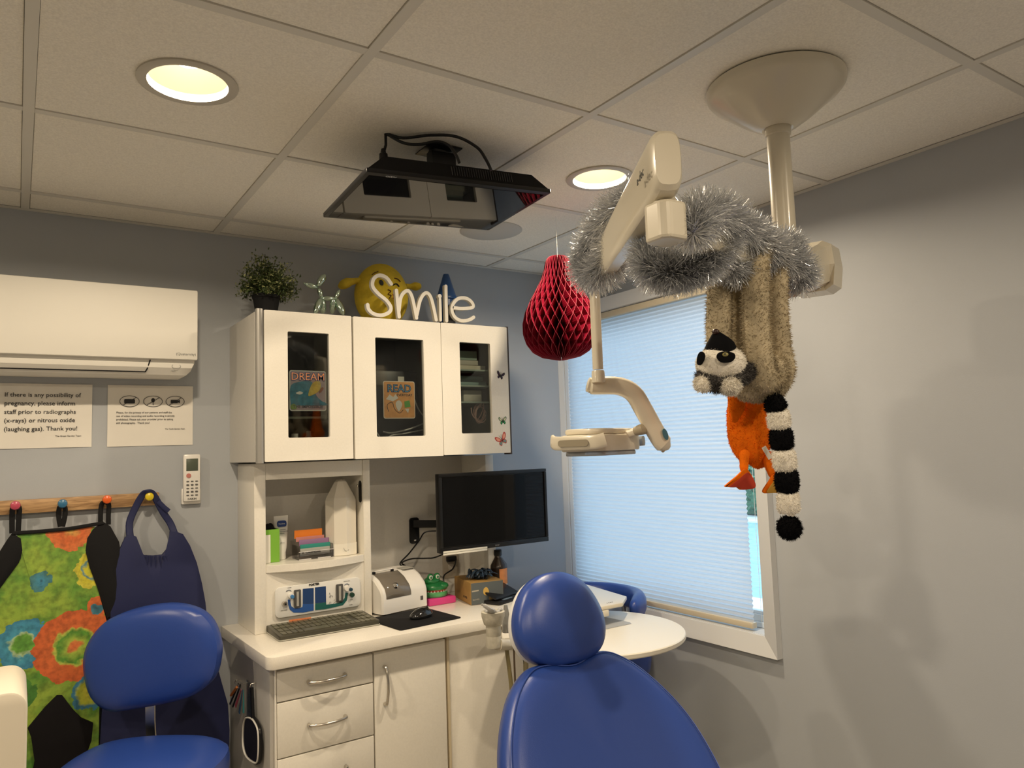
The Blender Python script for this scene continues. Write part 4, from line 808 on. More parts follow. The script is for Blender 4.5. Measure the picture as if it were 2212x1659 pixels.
t=thing('card_strip','long white card strip clipped to the lower edge of the monitor','strip',((a.x+b.x)/2,2.5905,a.z-.004))
for k in (0,1):
    bxo('strip_half',(a.x,b.x,2.5885-.0012*k,2.5898-.0012*k,za-.007+.0085*k,za+.0005+.0085*k),mat('strip_white',(.72,.70,.62),.5),t,bev=.0006)
# pen light clipped to divider
t=thing('black_gadget','small black oval gadget stuck on the hutch divider beside the pencil lamp','gadget',(1.1035,2.735,1.385))
bm=B(); q=Y(775,1062,2.725); prism(bm,rrect(.036,.088,.015,5,0,0),(1.1066,q.y+.0,q.z),-Y1,Z1,-.012,bev=.003); obj('shell',bm,blk,t)
bm=B(); ball(bm,(1.0945,q.y-.004,q.z+.022),(.003,.006,.007)); obj('lens',bm,chrome,t)
# ---------------------------------------------------------------- things on the bowed shelf
SZ=1.1975
lp=thing('pencil_lamp','white faceted pencil-shaped lamp on the bowed hutch shelf','lamp',(1.045,2.80,SZ))
c=V((1.047,2.775,SZ+.0003)); a0=math.radians(8); wl=mat('lamp_shell',(.72,.68,.60),.45)
bm=B(); lathe(bm,[(0,0),(.061,0),(.063,.002),(.063,.045),(0,.045)],c,8,axis=(0,0,1)); obj('base',bm,mat('lamp_base',(.80,.77,.69),.4),lp,smooth=False)
bm=B(); lathe(bm,[(0,.0452),(.0615,.0452),(.0615,.205),(.058,.216),(.024,.276),(.016,.284),(0,.286)],c,8); obj('shade',bm,wl,lp,smooth=False)
bm=B(); tube(bm,sm([c+V((-.014,-.0615,.030)),c+V((-.010,-.0618,.020)),c+V((0,-.062,.017)),c+V((.006,-.062,.022))],4),.0006,5); obj('touch_mark',bm,MATS['grey_print'],lp)
tb=thing('lotion_tube','white lotion tube with navy oval label standing on its cap','tube',(.835,2.80,SZ)); c=V((.828,2.815,SZ+.0003)); bm=B(); R_=[]
for z,wx,wy in ((.0255,.0175,.0165),(.045,.0215,.017),(.09,.0245,.012),(.13,.026,.006),(.155,.0265,.0014),(.160,.0265,.0012)):
    R_.append([bm.verts.new(c+V((wx*math.cos(2*PI*k/24),wy*math.sin(2*PI*k/24),z))) for k in range(24)])
for a,b in zip(R_,R_[1:]):
    for k in range(24): bm.faces.new((a[k],a[(k+1)%24],b[(k+1)%24],b[k]))
bm.faces.new(R_[0]); bm.faces.new(R_[-1]); obj('tube_body',bm,wplas,tb)
bm=B(); lathe(bm,[(0,0),(.0165,0),(.0175,.002),(.017,.0253),(0,.0253)],c,24); obj('cap',bm,wplas,tb)
def tsl(z): return -.0133 if z<.1 else -.0105
decal('oval_label',smooth2([(-.016,-.009),(0,-.011),(.016,-.009),(.016,.009),(0,.012),(-.016,.009)],4),c+V((0,-.0115,.131)),X1,(Z1*.96+Y1*.12).normalized(),mat('label_navy',(.01,.04,.20),.4),tb)
txt('lettering','Vaseline',.0072,c+V((0,-.0128,.129)),X1,(Z1*.96+Y1*.12),wplas,tb,align='CENTER')
for k,(s,z) in enumerate((("INTENSIVE",.108),("CARE ADVANCED",.101),("REPAIR",.094),("400 mL",.060))): txt('print',s,.0055,c+V((0,-.0162+(.0015*(z<.07)*-2),z)),X1,Z1,MATS['sticker_navy'],tb,align='CENTER')
bx=thing('green_holder','lime green card holder with a white card, at the left end of the bowed shelf','holder',(.782,2.80,SZ))
bm=B()
for a_ in ((.744,.805,2.755,2.758,SZ+.0003,SZ+.118),(.744,.805,2.835,2.838,SZ+.0003,SZ+.118),(.744,.747,2.758,2.835,SZ+.0003,SZ+.118),(.802,.805,2.758,2.835,SZ+.0003,SZ+.118),(.747,.802,2.758,2.835,SZ+.0003,SZ+.004)): box(bm,*a_)
obj('bin',bm,mat('lime_plastic',(.20,.46,.05),.4),bx,smooth=False)
bxo('white_tag',(.7425,.772,2.7525,2.7546,SZ+.0005,SZ+.100),paper,bx,bev=0); txt('lettering','Glo',.017,(.7495,2.7519,SZ+.066),Z1*-1 if False else V((0,0,1)),-X1,ink,bx,off=.0004)
bm=B(); r=random.Random(4)
for k in range(7): ball(bm,(.757+.012*(k%3)+.004,2.79+.012*(k//3),SZ+.112+.008*(k%2)),(.013,.012,.018),u=10,v=8)
obj('black_bundle',bm,blkm,bx)
ch=thing('card_stand','clear acrylic stand holding stacked coloured cards on the bowed shelf','card holder',(.93,2.77,SZ))
acr=glass('acrylic',(.86,.86,.88),.10); x0,x1=.868,.998; y0=2.728
bm=B(); box(bm,x0,x1,y0,y0+.003,SZ+.0003,SZ+.030); box(bm,x0,x0+.003,y0+.003,y0+.085,SZ+.0003,SZ+.05); box(bm,x1-.003,x1,y0+.003,y0+.085,SZ+.0003,SZ+.05); box(bm,x0+.003,x1-.003,y0+.003,y0+.085,SZ+.0003,SZ+.003); obj('acrylic_tray',bm,acr,ch,smooth=False)
bm=B(); box(bm,x0-.001,x1+.001,y0-.0006,y0+.0004,SZ+.0282,SZ+.0305); box(bm,x0,x0+.045,y0-.001,y0+.001,SZ+.0003,SZ+.0035); box(bm,x0+.07,x1-.01,y0-.001,y0+.001,SZ+.0003,SZ+.0035); obj('bright_rim',bm,mat('acrylic_edge',(.62,.60,.60),.1),ch,smooth=False)
for k,(z0,z1,dy,dx,cc_,nm) in enumerate(((.022,.040,.010,0,(.42,.42,.38),'white'),(.040,.054,.016,.002,(.03,.26,.22),'teal'),(.056,.070,.028,.002,(.30,.17,.32),'mauve'),(.071,.080,.040,-.006,(.55,.22,.20),'rose'),(.082,.104,.052,-.008,(.72,.20,.02),'orange'))):
    bxo('card_stack',(x0+.008+dx,x1-.010+dx*1.8,y0+dy,y0+dy+.003,SZ+z0-.008,SZ+z1),mat('card_'+nm,cc_,.5),ch,bev=0,label=nm+' cards')
txt('print','X  CALENDAR',.011,(x0+.014,y0+.0092,SZ+.022),X1,Z1,ink,ch,off=.0003)
# ---------------------------------------------------------------- on top of the cabinets
TZ=2.0785
pt=thing('potted_plant','small bushy artificial plant in black pot on the left cabinet top','plant',(.76,2.74,TZ)); c=V((.747,2.70,TZ+.0003))
bm=B(); lathe(bm,[(0,0),(.036,0),(.040,.03),(.047,.072),(.050,.074),(.050,.086),(.046,.086),(.044,.078),(0,.078)],c,20); obj('pot',bm,blkm,pt)
r=random.Random(21); bm=B(); bs=B(); bl=B(); cen=c+V((0,0,.10))
for k in range(150):
    a=r.uniform(0,2*PI); el=math.asin(r.uniform(-.25,1)); L_=r.uniform(.06,.115)*(1.0+.25*max(0,math.sin(el))); d=V((math.cos(a)*math.cos(el),math.sin(a)*math.cos(el),math.sin(el))); tip=cen+d*L_
    tube(bs,[cen+d*.02,cen+d*L_*.6+V((0,0,.004)),tip],[.0012,.0009,.0005],4)
    for j in range(26):
        p=cen+d*L_*r.uniform(.35,1.05)+V((r.gauss(0,.007),r.gauss(0,.007),r.gauss(0,.007))); u=V((r.gauss(0,1),r.gauss(0,1),r.gauss(0,1)+.4)).normalized(); s=u.orthogonal().normalized(); ln=r.uniform(.009,.015); T=bl if r.random()<.28 else bm
        T.faces.new((T.verts.new(p),T.verts.new(p+u*ln*.5+s*ln*.32),T.verts.new(p+u*ln),T.verts.new(p+u*ln*.5-s*ln*.32)))
obj('stems',bs,mat('stem_green',(.06,.08,.02),.7),pt,kind='stuff'); obj('leaves',bm,mat('leaf_dark',(.055,.085,.02),.55,var=.5,vs=40),pt,kind='stuff',smooth=False); obj('pale_buds',bl,mat('leaf_pale',(.34,.36,.16),.6),pt,kind='stuff',smooth=False)
# balloon animal
bd=thing('balloon_animal','metallic pale green balloon-animal figurine between the plant and the yellow plush','figurine',(.92,2.66,TZ)); bmm=mat('mint_foil',(.50,.62,.52),.16,me=.95); by=2.655
def BP(x,y,yy=by): return Y(480+x*.29837,540+y*.29837,yy)
def sau(a,b,r_,n):
    a=V(a);b=V(b); P=[a+(b-a)*k/10 for k in range(11)]; R=[max(.0015,r_*(math.sin(PI*min(1,max(0,.06+.88*k/10))))**.55) for k in range(11)]
    R=[q*1.35 for q in R]; R[0]=R[-1]=.0025; return obj(n,tube(B(),P,R,14),bmm,bd)
sau(BP(598,245),BP(690,272),.0075,'snout'); sau(BP(588,238),BP(602,246),.003,'nose_tip'); sau(BP(690,262,by-.006),BP(745,178,by-.006),.0095,'ear'); sau(BP(698,262,by+.012),BP(722,185,by+.012),.0085,'ear')
sau(BP(697,275),BP(722,350),.007,'neck'); sau(BP(722,350),BP(820,352),.007,'belly'); sau(BP(818,352),BP(850,290),.006,'tail')
sau(BP(718,345,by-.006),BP(670,462,by-.022),.010,'front_leg'); sau(BP(722,345,by+.006),BP(730,462,by+.015),.010,'front_leg'); sau(BP(805,350,by-.006),BP(795,462,by+.018),.009,'hind_leg'); sau(BP(822,350,by+.004),BP(880,470,by-.018),.010,'hind_leg')
# yellow plush
yp_=thing('yellow_plush','round yellow winking and kissing plush ball with little arms, behind the word sign','plush toy',(1.05,2.75,TZ)); ym=mat('yellow_plush',(.62,.46,.03),.9,bump=.6,bs=120,var=.12,vs=50)
zt=Y(823,569,2.75).z; c=Y(824,632,2.76); rr=.112; c.z=TZ+(zt-TZ)*.5+.002
bm=B(); ball(bm,c,(rr,rr*.8,c.z-TZ-.004),u=36,v=24); obj('body',bm,ym,yp_)
fn=V((-.18,-.97,.10)).normalized(); fx=V((.97,-.18,0)).normalized(); fz=fx.cross(fn)*-1
fz=fn.cross(fx)*1.0
if fz.z<0: fz=-fz
def F_(px,py,push=.002): # point on plush surface seen at crop coords
    a=480+px*.29837; b=540+py*.29837; d=CR*((a-1106)/F)-CU*((b-829.5)/F)+CF; s=V((rr,rr*.8,c.z-TZ-.004)); o=EYE-c
    A=sum((d[i]/s[i])**2 for i in range(3)); Bq=2*sum(o[i]*d[i]/s[i]**2 for i in range(3)); Cq=sum((o[i]/s[i])**2 for i in range(3))-1
    q=Bq*Bq-4*A*Cq; t=(-Bq-math.sqrt(max(0,q)))/(2*A); p=EYE+d*t; n=V([(p-c)[i]/s[i]**2 for i in range(3)]).normalized(); return p+n*push,n
def feat(n,pts,m,w=.0035):
    P=[F_(*p)[0] for p in pts]; obj(n,tube(B(),sm(P,4),w,8,sx=1,sy=.5,rnd_end=False),m,yp_)
p,n=F_(1152,238); q_=Z1.rotation_difference(n).to_matrix().to_4x4(); bm=B(); ball(bm,p,(.0085,.0125,.003),M=q_,u=20,v=10); obj('open_eye',bm,ink,yp_)
feat('wink_eye',[(1236,256),(1258,246),(1278,266)],ink,.005); feat('brow',[(1085,182),(1105,166),(1130,158)],mat('brow_brown',(.10,.035,.01),.8),.003); feat('brow',[(1245,206),(1268,212),(1288,232)],MATS['brow_brown'],.003)
feat('kiss_mouth',[(1200,288),(1220,300),(1200,320),(1222,330),(1208,350)],MATS['brow_brown'],.0035); feat('red_heart',[(1238,318),(1246,340),(1240,352)],mat('heart_red',(.5,.02,.02),.6),.007)
for n_,pts,r_ in (('arm',[(990,222),(945,228),(900,240),(868,256),(850,262)],[.022,.024,.036,.030,.016]),('arm',[(1320,262),(1360,264),(1390,262),(1415,268),(1432,276)],[.020,.019,.029,.029,.014])):
    P=[Y(480+a*.29837,540+b*.29837,2.76) for a,b in pts]; bm=B(); tube(bm,sm(P,5),[q for q in (V((r_[0],0,0)),)] and [a.x for a in sm([(k,0,0) for k in r_],5)],14,sy=.55); obj(n_,bm,ym,yp_)
for a in (1060,1310): 
    q=Y(480+a*.29837,540+478*.29837,2.69); bm=B(); ball(bm,(q.x,q.y,TZ+.0135),(.033,.032,.0135)); obj('foot',bm,ym,yp_)
# word sign Smile
sg=thing('word_sign','white cut-out sign spelling Smile along the front of the cabinet top','sign',(1.2,2.585,TZ+.006)); sy=2.585; wsm=mat('sign_white',(.76,.73,.66),.45)
def stroke(bm,pts,w,y0,th=.017):
    P=[Y(480+a*.29837,540+b*.29837,y0) for a,b in pts]; P=sm(P,5); n=len(P); L_=[];R_=[]
    for i in range(n):
        t=(P[min(n-1,i+1)]-P[max(0,i-1)]).normalized(); s=V((-t.z,0,t.x))*w/2; L_.append(P[i]+s); R_.append(P[i]-s)
    t0=(P[0]-P[1]).normalized(); t1=(P[-1]-P[-2]).normalized()
    def cap(p,t): s=V((-t.z,0,t.x)); return [p+(s*math.cos(a)+t*math.sin(a))*w/2 for a in [PI*k/6 for k in range(1,6)]]
    L_=[p for p in L_]; 
    fa=[bm.verts.new(p) for p in L_]; fb=[bm.verts.new(p) for p in R_]; ba=[bm.verts.new(p+V((0,th,0))) for p in L_]; bb=[bm.verts.new(p+V((0,th,0))) for p in R_]
    for i in range(n-1):
        bm.faces.new((fa[i],fa[i+1],fb[i+1],fb[i])); bm.faces.new((ba[i],bb[i],bb[i+1],ba[i+1])); bm.faces.new((fa[i],ba[i],ba[i+1],fa[i+1])); bm.faces.new((fb[i],fb[i+1],bb[i+1],bb[i]))
    for idx,p,t in ((0,P[0],t0),(-1,P[-1],t1)):
        cp=cap(p,t); s=V((-t.z,0,t.x)); ar=[p+s*w/2]+cp+[p-s*w/2]; f=[bm.verts.new(q) for q in ar]; b=[bm.verts.new(q+V((0,th,0))) for q in ar]; bm.faces.new(f); bm.faces.new(b)
        for k in range(len(ar)-1): bm.faces.new((f[k],f[k+1],b[k+1],b[k]))
    return bm
w_=.0138
bm=B(); stroke(bm,[(1225,245),(1190,200),(1140,182),(1098,208),(1090,262),(1130,315),(1190,365),(1222,415),(1208,452),(1155,472),(1098,462),(1062,430),(1054,396)],w_,sy); obj('letter',bm,wsm,sg,ang=60)
bm=B(); stroke(bm,[(1262,292),(1272,390),(1282,484)],w_,sy-.0008); stroke(bm,[(1280,440),(1292,350),(1318,306),(1348,296),(1372,330),(1392,410),(1408,492)],w_,sy); stroke(bm,[(1410,470),(1432,370),(1460,320),(1488,312),(1512,345),(1532,420),(1550,506)],w_,sy+.0008); obj('letter',bm,wsm,sg,ang=60)
bm=B(); stroke(bm,[(1577,340),(1580,420),(1582,508)],w_*.8,sy); q=Y(480+1575*.29837,540+334*.29837,sy); lathe(bm,[(0,-.001),(.0085,-.001),(.0085,.0165),(0,.0165)],q,16,axis=Y1); obj('letter',bm,wsm,sg,ang=60)
bm=B(); stroke(bm,[(1620,262),(1622,380),(1626,512)],w_,sy+.0005); obj('letter',bm,wsm,sg,ang=60)
bm=B(); stroke(bm,[(1680,418),(1740,424),(1815,414),(1808,378),(1768,350),(1715,350),(1676,385),(1664,435),(1688,488),(1735,512),(1790,505),(1822,486)],w_,sy); obj('letter',bm,wsm,sg,ang=60)
bxo('foot_bar',(Y(480+1090*.29837,700,sy).x,Y(480+1790*.29837,700,sy).x,2.583,2.602,TZ+.0005,TZ+.008),wsm,sg,bev=.001)
# blue crayon
cr_=thing('crayon_bank','tall royal blue crayon-shaped container behind the word sign','container',(1.43,2.74,TZ)); c=Y(966,690,2.70); c.z=TZ+.0003; cbm=mat('crayon_blue',(.012,.06,.20),.35)
zt=Y(966,593,2.70).z-c.z; bm=B(); lathe(bm,[(0,0),(.033,0),(.034,.005),(.034,zt*.55),(0,zt*.55)],c,32); obj('barrel',bm,cbm,cr_)
bm=B(); lathe(bm,[(0,zt*.5502),(.043,zt*.5502),(.044,zt*.57),(.043,zt*.60),(.040,zt*.62),(.013,zt*.985),(.011,zt),(0,zt)],c,32); obj('tip_cap',bm,cbm,cr_)
wrap(.02,zt*.42,-2.6,-.5,.0345,'black_band',ink,cr_,c)
# ---------------------------------------------------------------- hooks on the cabinet side: mirror and tools
hx=.6718
def SX(px,py,x=hx-.004): return AT(px,py,'x',x)
mi_=thing('hand_mirror','black-handled mirror with white rim hanging on the base cabinet side','mirror',tuple(SX(541,1640)))
op=[(529,1548),(524,1570),(524,1610),(532,1636),(550,1651),(558,1648),(561,1620),(560,1580),(553,1560),(543,1548)]
cen=SX(543,1600,.655)
Q=[SX(a,b,.655) for a,b in op]; n=len(Q)
pts=smooth2([((q-cen).y,(q-cen).z) for q in Q],4)
bm=B(); prism(bm,pts,cen+V((.012,0,0)),Y1,Z1,-.012 if False else .0,0) if False else prism(bm,pts,cen,Y1,Z1,.010,bev=.002); obj('rim',bm,blk,mi_)
inn=[(a*.84,b*.9) for a,b in pts]
bm=B(); P=[cen+V((-.0015,a*.90,b*.93)) for a,b in pts]; tube(bm,P+[P[0]],.0028,6); obj('white_rim',bm,wplas,mi_)
decal('mirror_glass',inn,cen+V((-.0008,0,0)),Y1,Z1,mat('dark_mirror',(.03,.03,.035),.05,me=.5),mi_)
h0,h1=SX(544,1485,.658),SX(546,1552,.658)
bm=B(); tube(bm,[h0,h1],[.011,.012],10,sx=1,sy=.45,e=3,up=X1); obj('grip',bm,blk,mi_)
bm=B(); tube(bm,[V((hx-.0005,h0.y,h0.z+.012)),V((.655,h0.y,h0.z+.012)),V((.652,h0.y,h0.z+.002))],.0016,6); obj('hanging_hook',bm,chrome,mi_)
sc=thing('scissors','small scissors with orange and black grips on the far hook of the cabinet side','scissors',tuple(SX(508,1520)))
bm=B(); 
for k in (0,1):
    a=SX(515+k*4,1478+k*2,.655); b=SX(497+k*6,1520+k*6,.655); tube(bm,sm([a,(a+b)/2+V((0,-.006,.004)),b],4),.005,8,sx=.5)
obj('grips',bm,blk,sc); bm=B(); a=SX(512,1484,.650); b=SX(499,1502,.650); tube(bm,[a,b],.0045,8); obj('orange_insert',bm,mat('orange_grip',(.5,.16,.03),.5),sc)
bm=B(); q=SX(516,1472,.662); tube(bm,sm([V((hx-.0005,q.y,q.z)),q+V((-.008,0,.006)),q+V((-.014,0,-.004)),SX(518,1482,.655)],4),.0013,6); obj('ring_hook',bm,chrome,sc)
tg=thing('hanging_tag_bundle','teal and pink cloth tags and pliers hanging beside the hand mirror','tags',tuple(SX(522,1540)))
for k,(a,b,cc_,nm) in enumerate((((524,1490),(517,1540),(.02,.07,.16),'navy'),((526,1490),(526,1540),(.05,.30,.32),'teal'),((521,1490),(509,1525),(.35,.06,.10),'crimson'))):
    A_,B_=SX(*a,.656),SX(*b,.652+.002*k); bm=B(); tube(bm,[A_,(A_+B_)/2,B_],[.003,.006,.008],8,sx=1,sy=.25,e=3,up=X1); obj('cloth_tag',bm,mat('tag_'+nm,cc_,.6),tg,label=nm+' tag')
bm=B(); q=SX(524,1478,.662); tube(bm,[V((hx-.0005,q.y,q.z)),q+V((-.012,0,.004)),q+V((-.012,0,-.012))],.0013,6); obj('hook',bm,chrome,tg)
q=SX(533,1510,.660); bxo('clear_bag',(.6665,.6685,q.y-.03,q.y+.03,q.z-.07,q.z+.055),glass('bag_film',(.75,.78,.78),.1),tg,bev=0)
# ---------------------------------------------------------------- hanging screen
tv=thing('ceiling_television','black television hung face-down from the ceiling over the patient chair','television',(1.0,1.86,2.25))
def tvz(x,y): return 2.296+.0525*(x-.95)-.0235*(y-1.7)
ta=math.radians(-3.0); tx=V((math.cos(ta),math.sin(ta),.0525)).normalized(); tn=V((-.0525,.0235,1)).normalized(); ty=tn.cross(tx).normalized(); tx=ty.cross(tn).normalized()
tc_=V((1.007,1.864,0)); tc_.z=tvz(tc_.x,tc_.y); hw,hd=.280,.188
def T_(a,b,h=0): return tc_+tx*a+ty*b+tn*h
bm=B(); prism(bm,rrect(2*hw,2*hd,.004,2),T_(0,0,0),tx,ty,.012,bev=.001); obj('frame',bm,blk,tv)
bm=B(); prism(bm,[(-hw+.013,-hd+.020),(hw-.013,-hd+.020),(hw-.013,hd-.013),(-hw+.013,hd-.013)],T_(0,0,-.0009),tx,ty,.0008); obj('screen',bm,mat('tv_glass',(.006,.006,.007),.025,ior=1.2),tv,smooth=False)
bm=B()  # bulky tapered back
b0=[(-hw+.006,-hd+.004),(hw-.006,-hd+.004),(hw-.02,hd-.05),(-hw+.02,hd-.05)]; b1=[(-hw+.055,-hd+.012),(hw-.055,-hd+.012),(hw-.08,hd-.12),(-hw+.08,hd-.12)]
v0=[bm.verts.new(T_(a,b,.0122)) for a,b in b0]; v1=[bm.verts.new(T_(a,b,.052)) for a,b in b1]; bm.faces.new(v0); bm.faces.new(v1)
for k in range(4): bm.faces.new((v0[k],v0[(k+1)%4],v1[(k+1)%4],v1[k]))
obj('rear_housing',bm,blkm,tv,smooth=False)
vm=mat('vent_grey',(.04,.04,.042),.5)
for k in range(26): 
    bm=B(); a=-.035+k*.0075; tube(bm,[T_(a,-hd+.0035,.020),T_(a,-hd+.0085,.046)],.0011,5); obj('vent_rib',bm,vm,tv)
txt('logo','VIZIO',.0115,T_(-hw+.085,-hd+.0165,-.0012),-tx,-ty,mat('logo_white',(.6,.6,.6),.4),tv)
bm=B(); tube(bm,[T_(-.02,.01,.053),T_(-.02,.015,.08),V((.985,1.82,ZC-.045)),V((.985,1.81,ZC-.002))],[.016,.016,.022,.022],8,e=4); obj('ceiling_bracket',bm,blk,tv)
bm=B(); tube(bm,[V((.955,1.80,ZC-.035)),V((1.03,1.80,ZC-.030)),],.018,8,e=4,sy=1.2); box(bm,.94,1.04,1.76,1.86,ZC-.006,ZC-.0022,bev=.001); obj('bracket_head',bm,blk,tv)
hole=V((.815,1.786,ZC))
bm=B(); tube(bm,[hole+V((0,0,.004)),hole+V((0,0,-.03)),W(829,330,(hole-EYE).dot(CF))],.004,8); obj('power_cord',bm,blk,tv)
q=W(828,322,(hole-EYE).dot(CF)); bm=B(); tube(bm,[q,q+V((0,0,-.012)),q+V((0,0,-.014)),q+V((0,0,-.045))],[.006,.008,.0115,.0125],10); obj('plug_body',bm,blk,tv)
dd=(hole-EYE).dot(CF)
for pts in ([(835,290),(870,298),(930,292),(985,295),(1030,318),(1050,345),(1061,368)],[(838,291),(870,308),(905,312),(945,306),(970,315),(985,335),(992,352)]):
    P=[W(a,b,dd-.02*k/6) for k,(a,b) in enumerate(pts)]; P[0]=hole+V((0,0,.003)); bm=B(); tube(bm,sm(P,6),.0042,8); obj('cable',bm,blk,tv)
# ---------------------------------------------------------------- ceiling mounted dental light
dl=thing('dental_light','cream ceiling-mounted dental operating light with dome, pole and jointed arms','dental light',(1.518,1.069,1.5)); PA=V((1.518,1.069,0))
bm=B(); lathe(bm,[(.158,-.001),(.162,-.004),(.160,-.018),(.150,-.030),(.122,-.052),(.085,-.082),(.050,-.106),(.036,-.112),(.0302,-.110)],PA+V((0,0,ZC)),56,cap=False); obj('ceiling_dome',bm,cream,dl)
bm=B(); lathe(bm,[(.030,-.107),(.030,-.128),(.027,-.130)],PA+V((0,0,ZC)),32,cap=False); obj('collar',bm,cream,dl)
bm=B(); lathe(bm,[(.0268,1.94),(.0268,ZC+.02)],PA,32,cap=False); obj('pole',bm,cream,dl)
A0=V((.94,.89,1.97)); A1=V((1.518,1.069,1.97)); ad_=(A1-A0).normalized(); an=ad_.cross(Z1)
bm=B(); 
def facet(c,ax,hl,r1,r2,ch=.3,twist=0):
    s=ax.cross(Z1).normalized(); u=s.cross(ax); R_=[]
    for h,r_ in ((-hl,r2),(-hl*.45,r1),(hl*.45,r1),(hl,r2)): R_.append([bm.verts.new(c+ax*h+(s*math.cos(a)+u*math.sin(a))*r_) for a in [twist+PI/8+k*PI/4 for k in range(8)]])
    for a,b in zip(R_,R_[1:]):
        for k in range(8): bm.faces.new((a[k],a[(k+1)%8],b[(k+1)%8],b[k]))
    bm.faces.new(R_[0]); bm.faces.new(R_[-1])
hb=W(1757,585,1.95)
tube(bm,[A1-ad_*.04+V((0,0,-.02)),hb-ad_*.05,hb-ad_*.045,hb+ad_*.028,hb+ad_*.045],[.045,.055,.066,.066,.048],10,e=4.5); obj('pivot_housing',bm,cream,dl,smooth=False)
bm=B(); tube(bm,[A0+ad_*.05,A1-ad_*.02],.028,12,e=3.5,sy=1.15); obj('horizontal_arm',bm,cream,dl)
kb0=W(1438,478,1.29); ks=V((1,-.03,0)).normalized()
bm=B(); bx_=rrect(.062,.062,.012,1); 
for z0,z1 in ((-.038,.030),): prism(bm,[(a,b) for a,b in bx_],kb0+V((0,0,z0)),ks,Z1.cross(ks),z1-z0,bev=.006)
obj('swivel_block',bm,cream,dl,smooth=False)
bm=B(); lathe(bm,[(.021,.031),(.018,.045),(.0175,.085),(.022,.10)],kb0,24,cap=False); obj('vertical_post',bm,cream,dl)
sp0=W(1440,347,1.25); sp1=W(1287,596,2.0); sd=(sp1-sp0).normalized()
bm=B(); tube(bm,[sp0-sd*.008,sp0,sp0+sd*.02,sp0+sd*.35,sp1-sd*.05,sp1],[.034,.040,.0425,.040,.034,.026],20,sx=.64,sy=1.32,e=3.6,up=V((0,0,1))); spa=obj('spring_arm',bm,cream,dl,ang=30)
q=W(1403,383,1.30); ssd=sd.cross(Z1).normalized()
bm=B(); lathe(bm,[(0,0),(.005,0),(.005,.003),(0,.003)],q,12,axis=-ssd); obj('screw_plug',bm,blk,spa)
upv=ssd.cross(sd)
txt('logo','a-dec',.024,W(1376,398,1.305)+V((0,0,-.004)),-upv*.3-sd*-1 if False else sd*-1,upv,ink,spa,off=.0003)
q=W(1428,396,1.28); bxo('slot_mark',(q.x-.006,q.x+.006,q.y-.006,q.y+.001,q.z-.002,q.z),blk,spa,bev=0)
t0=W(1283,600,2.0); t1=W(1292,800,2.0); t1=V((t0.x,t0.y,t1.z)); 
bm=B(); tube(bm,[t0+V((0,0,.02)),t1],.0132,20,e=2.6); obj('drop_tube',bm,cream,dl)
bm=B(); lathe(bm,[(.0,.0),(.0185,0),(.0175,.028),(.016,.032),(0,.032)],t1+V((0,0,-.035)),24); obj('ferrule',bm,cream,dl)
def pw(a,b,d=2.0): return W(a,b,d)
yk=[pw(1268,830),pw(1285,833),pw(1335,834),pw(1368,850),pw(1390,885),pw(1412,925),pw(1430,955),pw(1446,968)]
dpt=CF.copy(); dpt.z=0; dpt.normalize()
bm=B(); PP=sm(yk,5); nP=len(PP); tube(bm,PP,[ (.012 if k==0 else .020 if k<4 else .0245 if k<nP-4 else .0245-.0048*(k-nP+5)) for k in range(nP)],20,sx=1.0,sy=.95,e=3,up=dpt); yo=obj('curved_arm',bm,cream,dl,ang=30)
bm=B(); o2=V((.0,.0,-.012)); tube(bm,[p+o2*0+CU*-.0145-CR*.004-CF*.002 for p in PP[3:-3]],.0125,12,sx=.5,e=2.5,up=dpt); obj('underside_shade',bm,mat('cream_shadow',(.36,.31,.22),.5),yo)  # strip in darkened cream, paints the shade under the curved arm
q=pw(1437,938,1.975); bm=B(); prism(bm,ell(.0065,.016,20),q,(CR*.95+CU*.3).normalized(),(CU*.95-CR*.3).normalized(),.004); obj('logo_badge',bm,mat('badge_teal',(.05,.14,.19),.3),yo,smooth=False)
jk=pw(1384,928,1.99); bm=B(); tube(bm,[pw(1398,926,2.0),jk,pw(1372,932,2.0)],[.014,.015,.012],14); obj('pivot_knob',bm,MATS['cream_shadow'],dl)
bm=B(); tube(bm,[pw(1375,932,2.0),pw(1340,944,2.02)],.011,12,e=3); obj('yoke_link',bm,cream,dl)
e2=V((.955,.295,0)).normalized(); e1=V((.295,-.955,0)).normalized(); hc=pw(1298,955,2.03)
def H_(a,b,c=0): return hc+e2*a+e1*b+Z1*c
bm=B(); prism(bm,rrect(.225,.150,.045,6),H_(0,0,-.024),e2,-e1,.044,bev=.005); hd_=obj('lamp_head',bm,cream,dl)
for v in hd_.data.vertices: pass
bm=B(); prism(bm,rrect(.205,.132,.040,6),H_(0,0,.0203),e2,-e1,.016,bev=.006); obj('top_cover',bm,cream,hd_)
decal('top_grille',ell(.05,.028,24),H_(.0,0,.0365),e2,-e1,mat('grille_grey',(.28,.27,.25),.4),hd_)
bm=B(); prism(bm,rrect(.205,.132,.040,6),H_(0,0,-.036),e2,-e1,.0118,bev=.003); obj('clear_lens',bm,mat('lens_clear',(.55,.58,.62),.08,trans=.4),hd_)
bm=B(); tube(bm,sm([H_(-.112,.085,.006),H_(-.125,.060,0),H_(-.128,0,-.001),H_(-.125,-.060,0),H_(-.112,-.082,.006)],5),.0185,14,sx=.35,sy=1,e=3); hh=obj('grab_handle',bm,cream,dl)
bm=B(); prism(bm,rrect(.095,.017,.008,5),H_(-.1352,.0,-.001),e1,Z1,-.0015 if False else .0015); obj('handle_inset',bm,mat('inset_taupe',(.27,.235,.17),.5),hh,smooth=False)
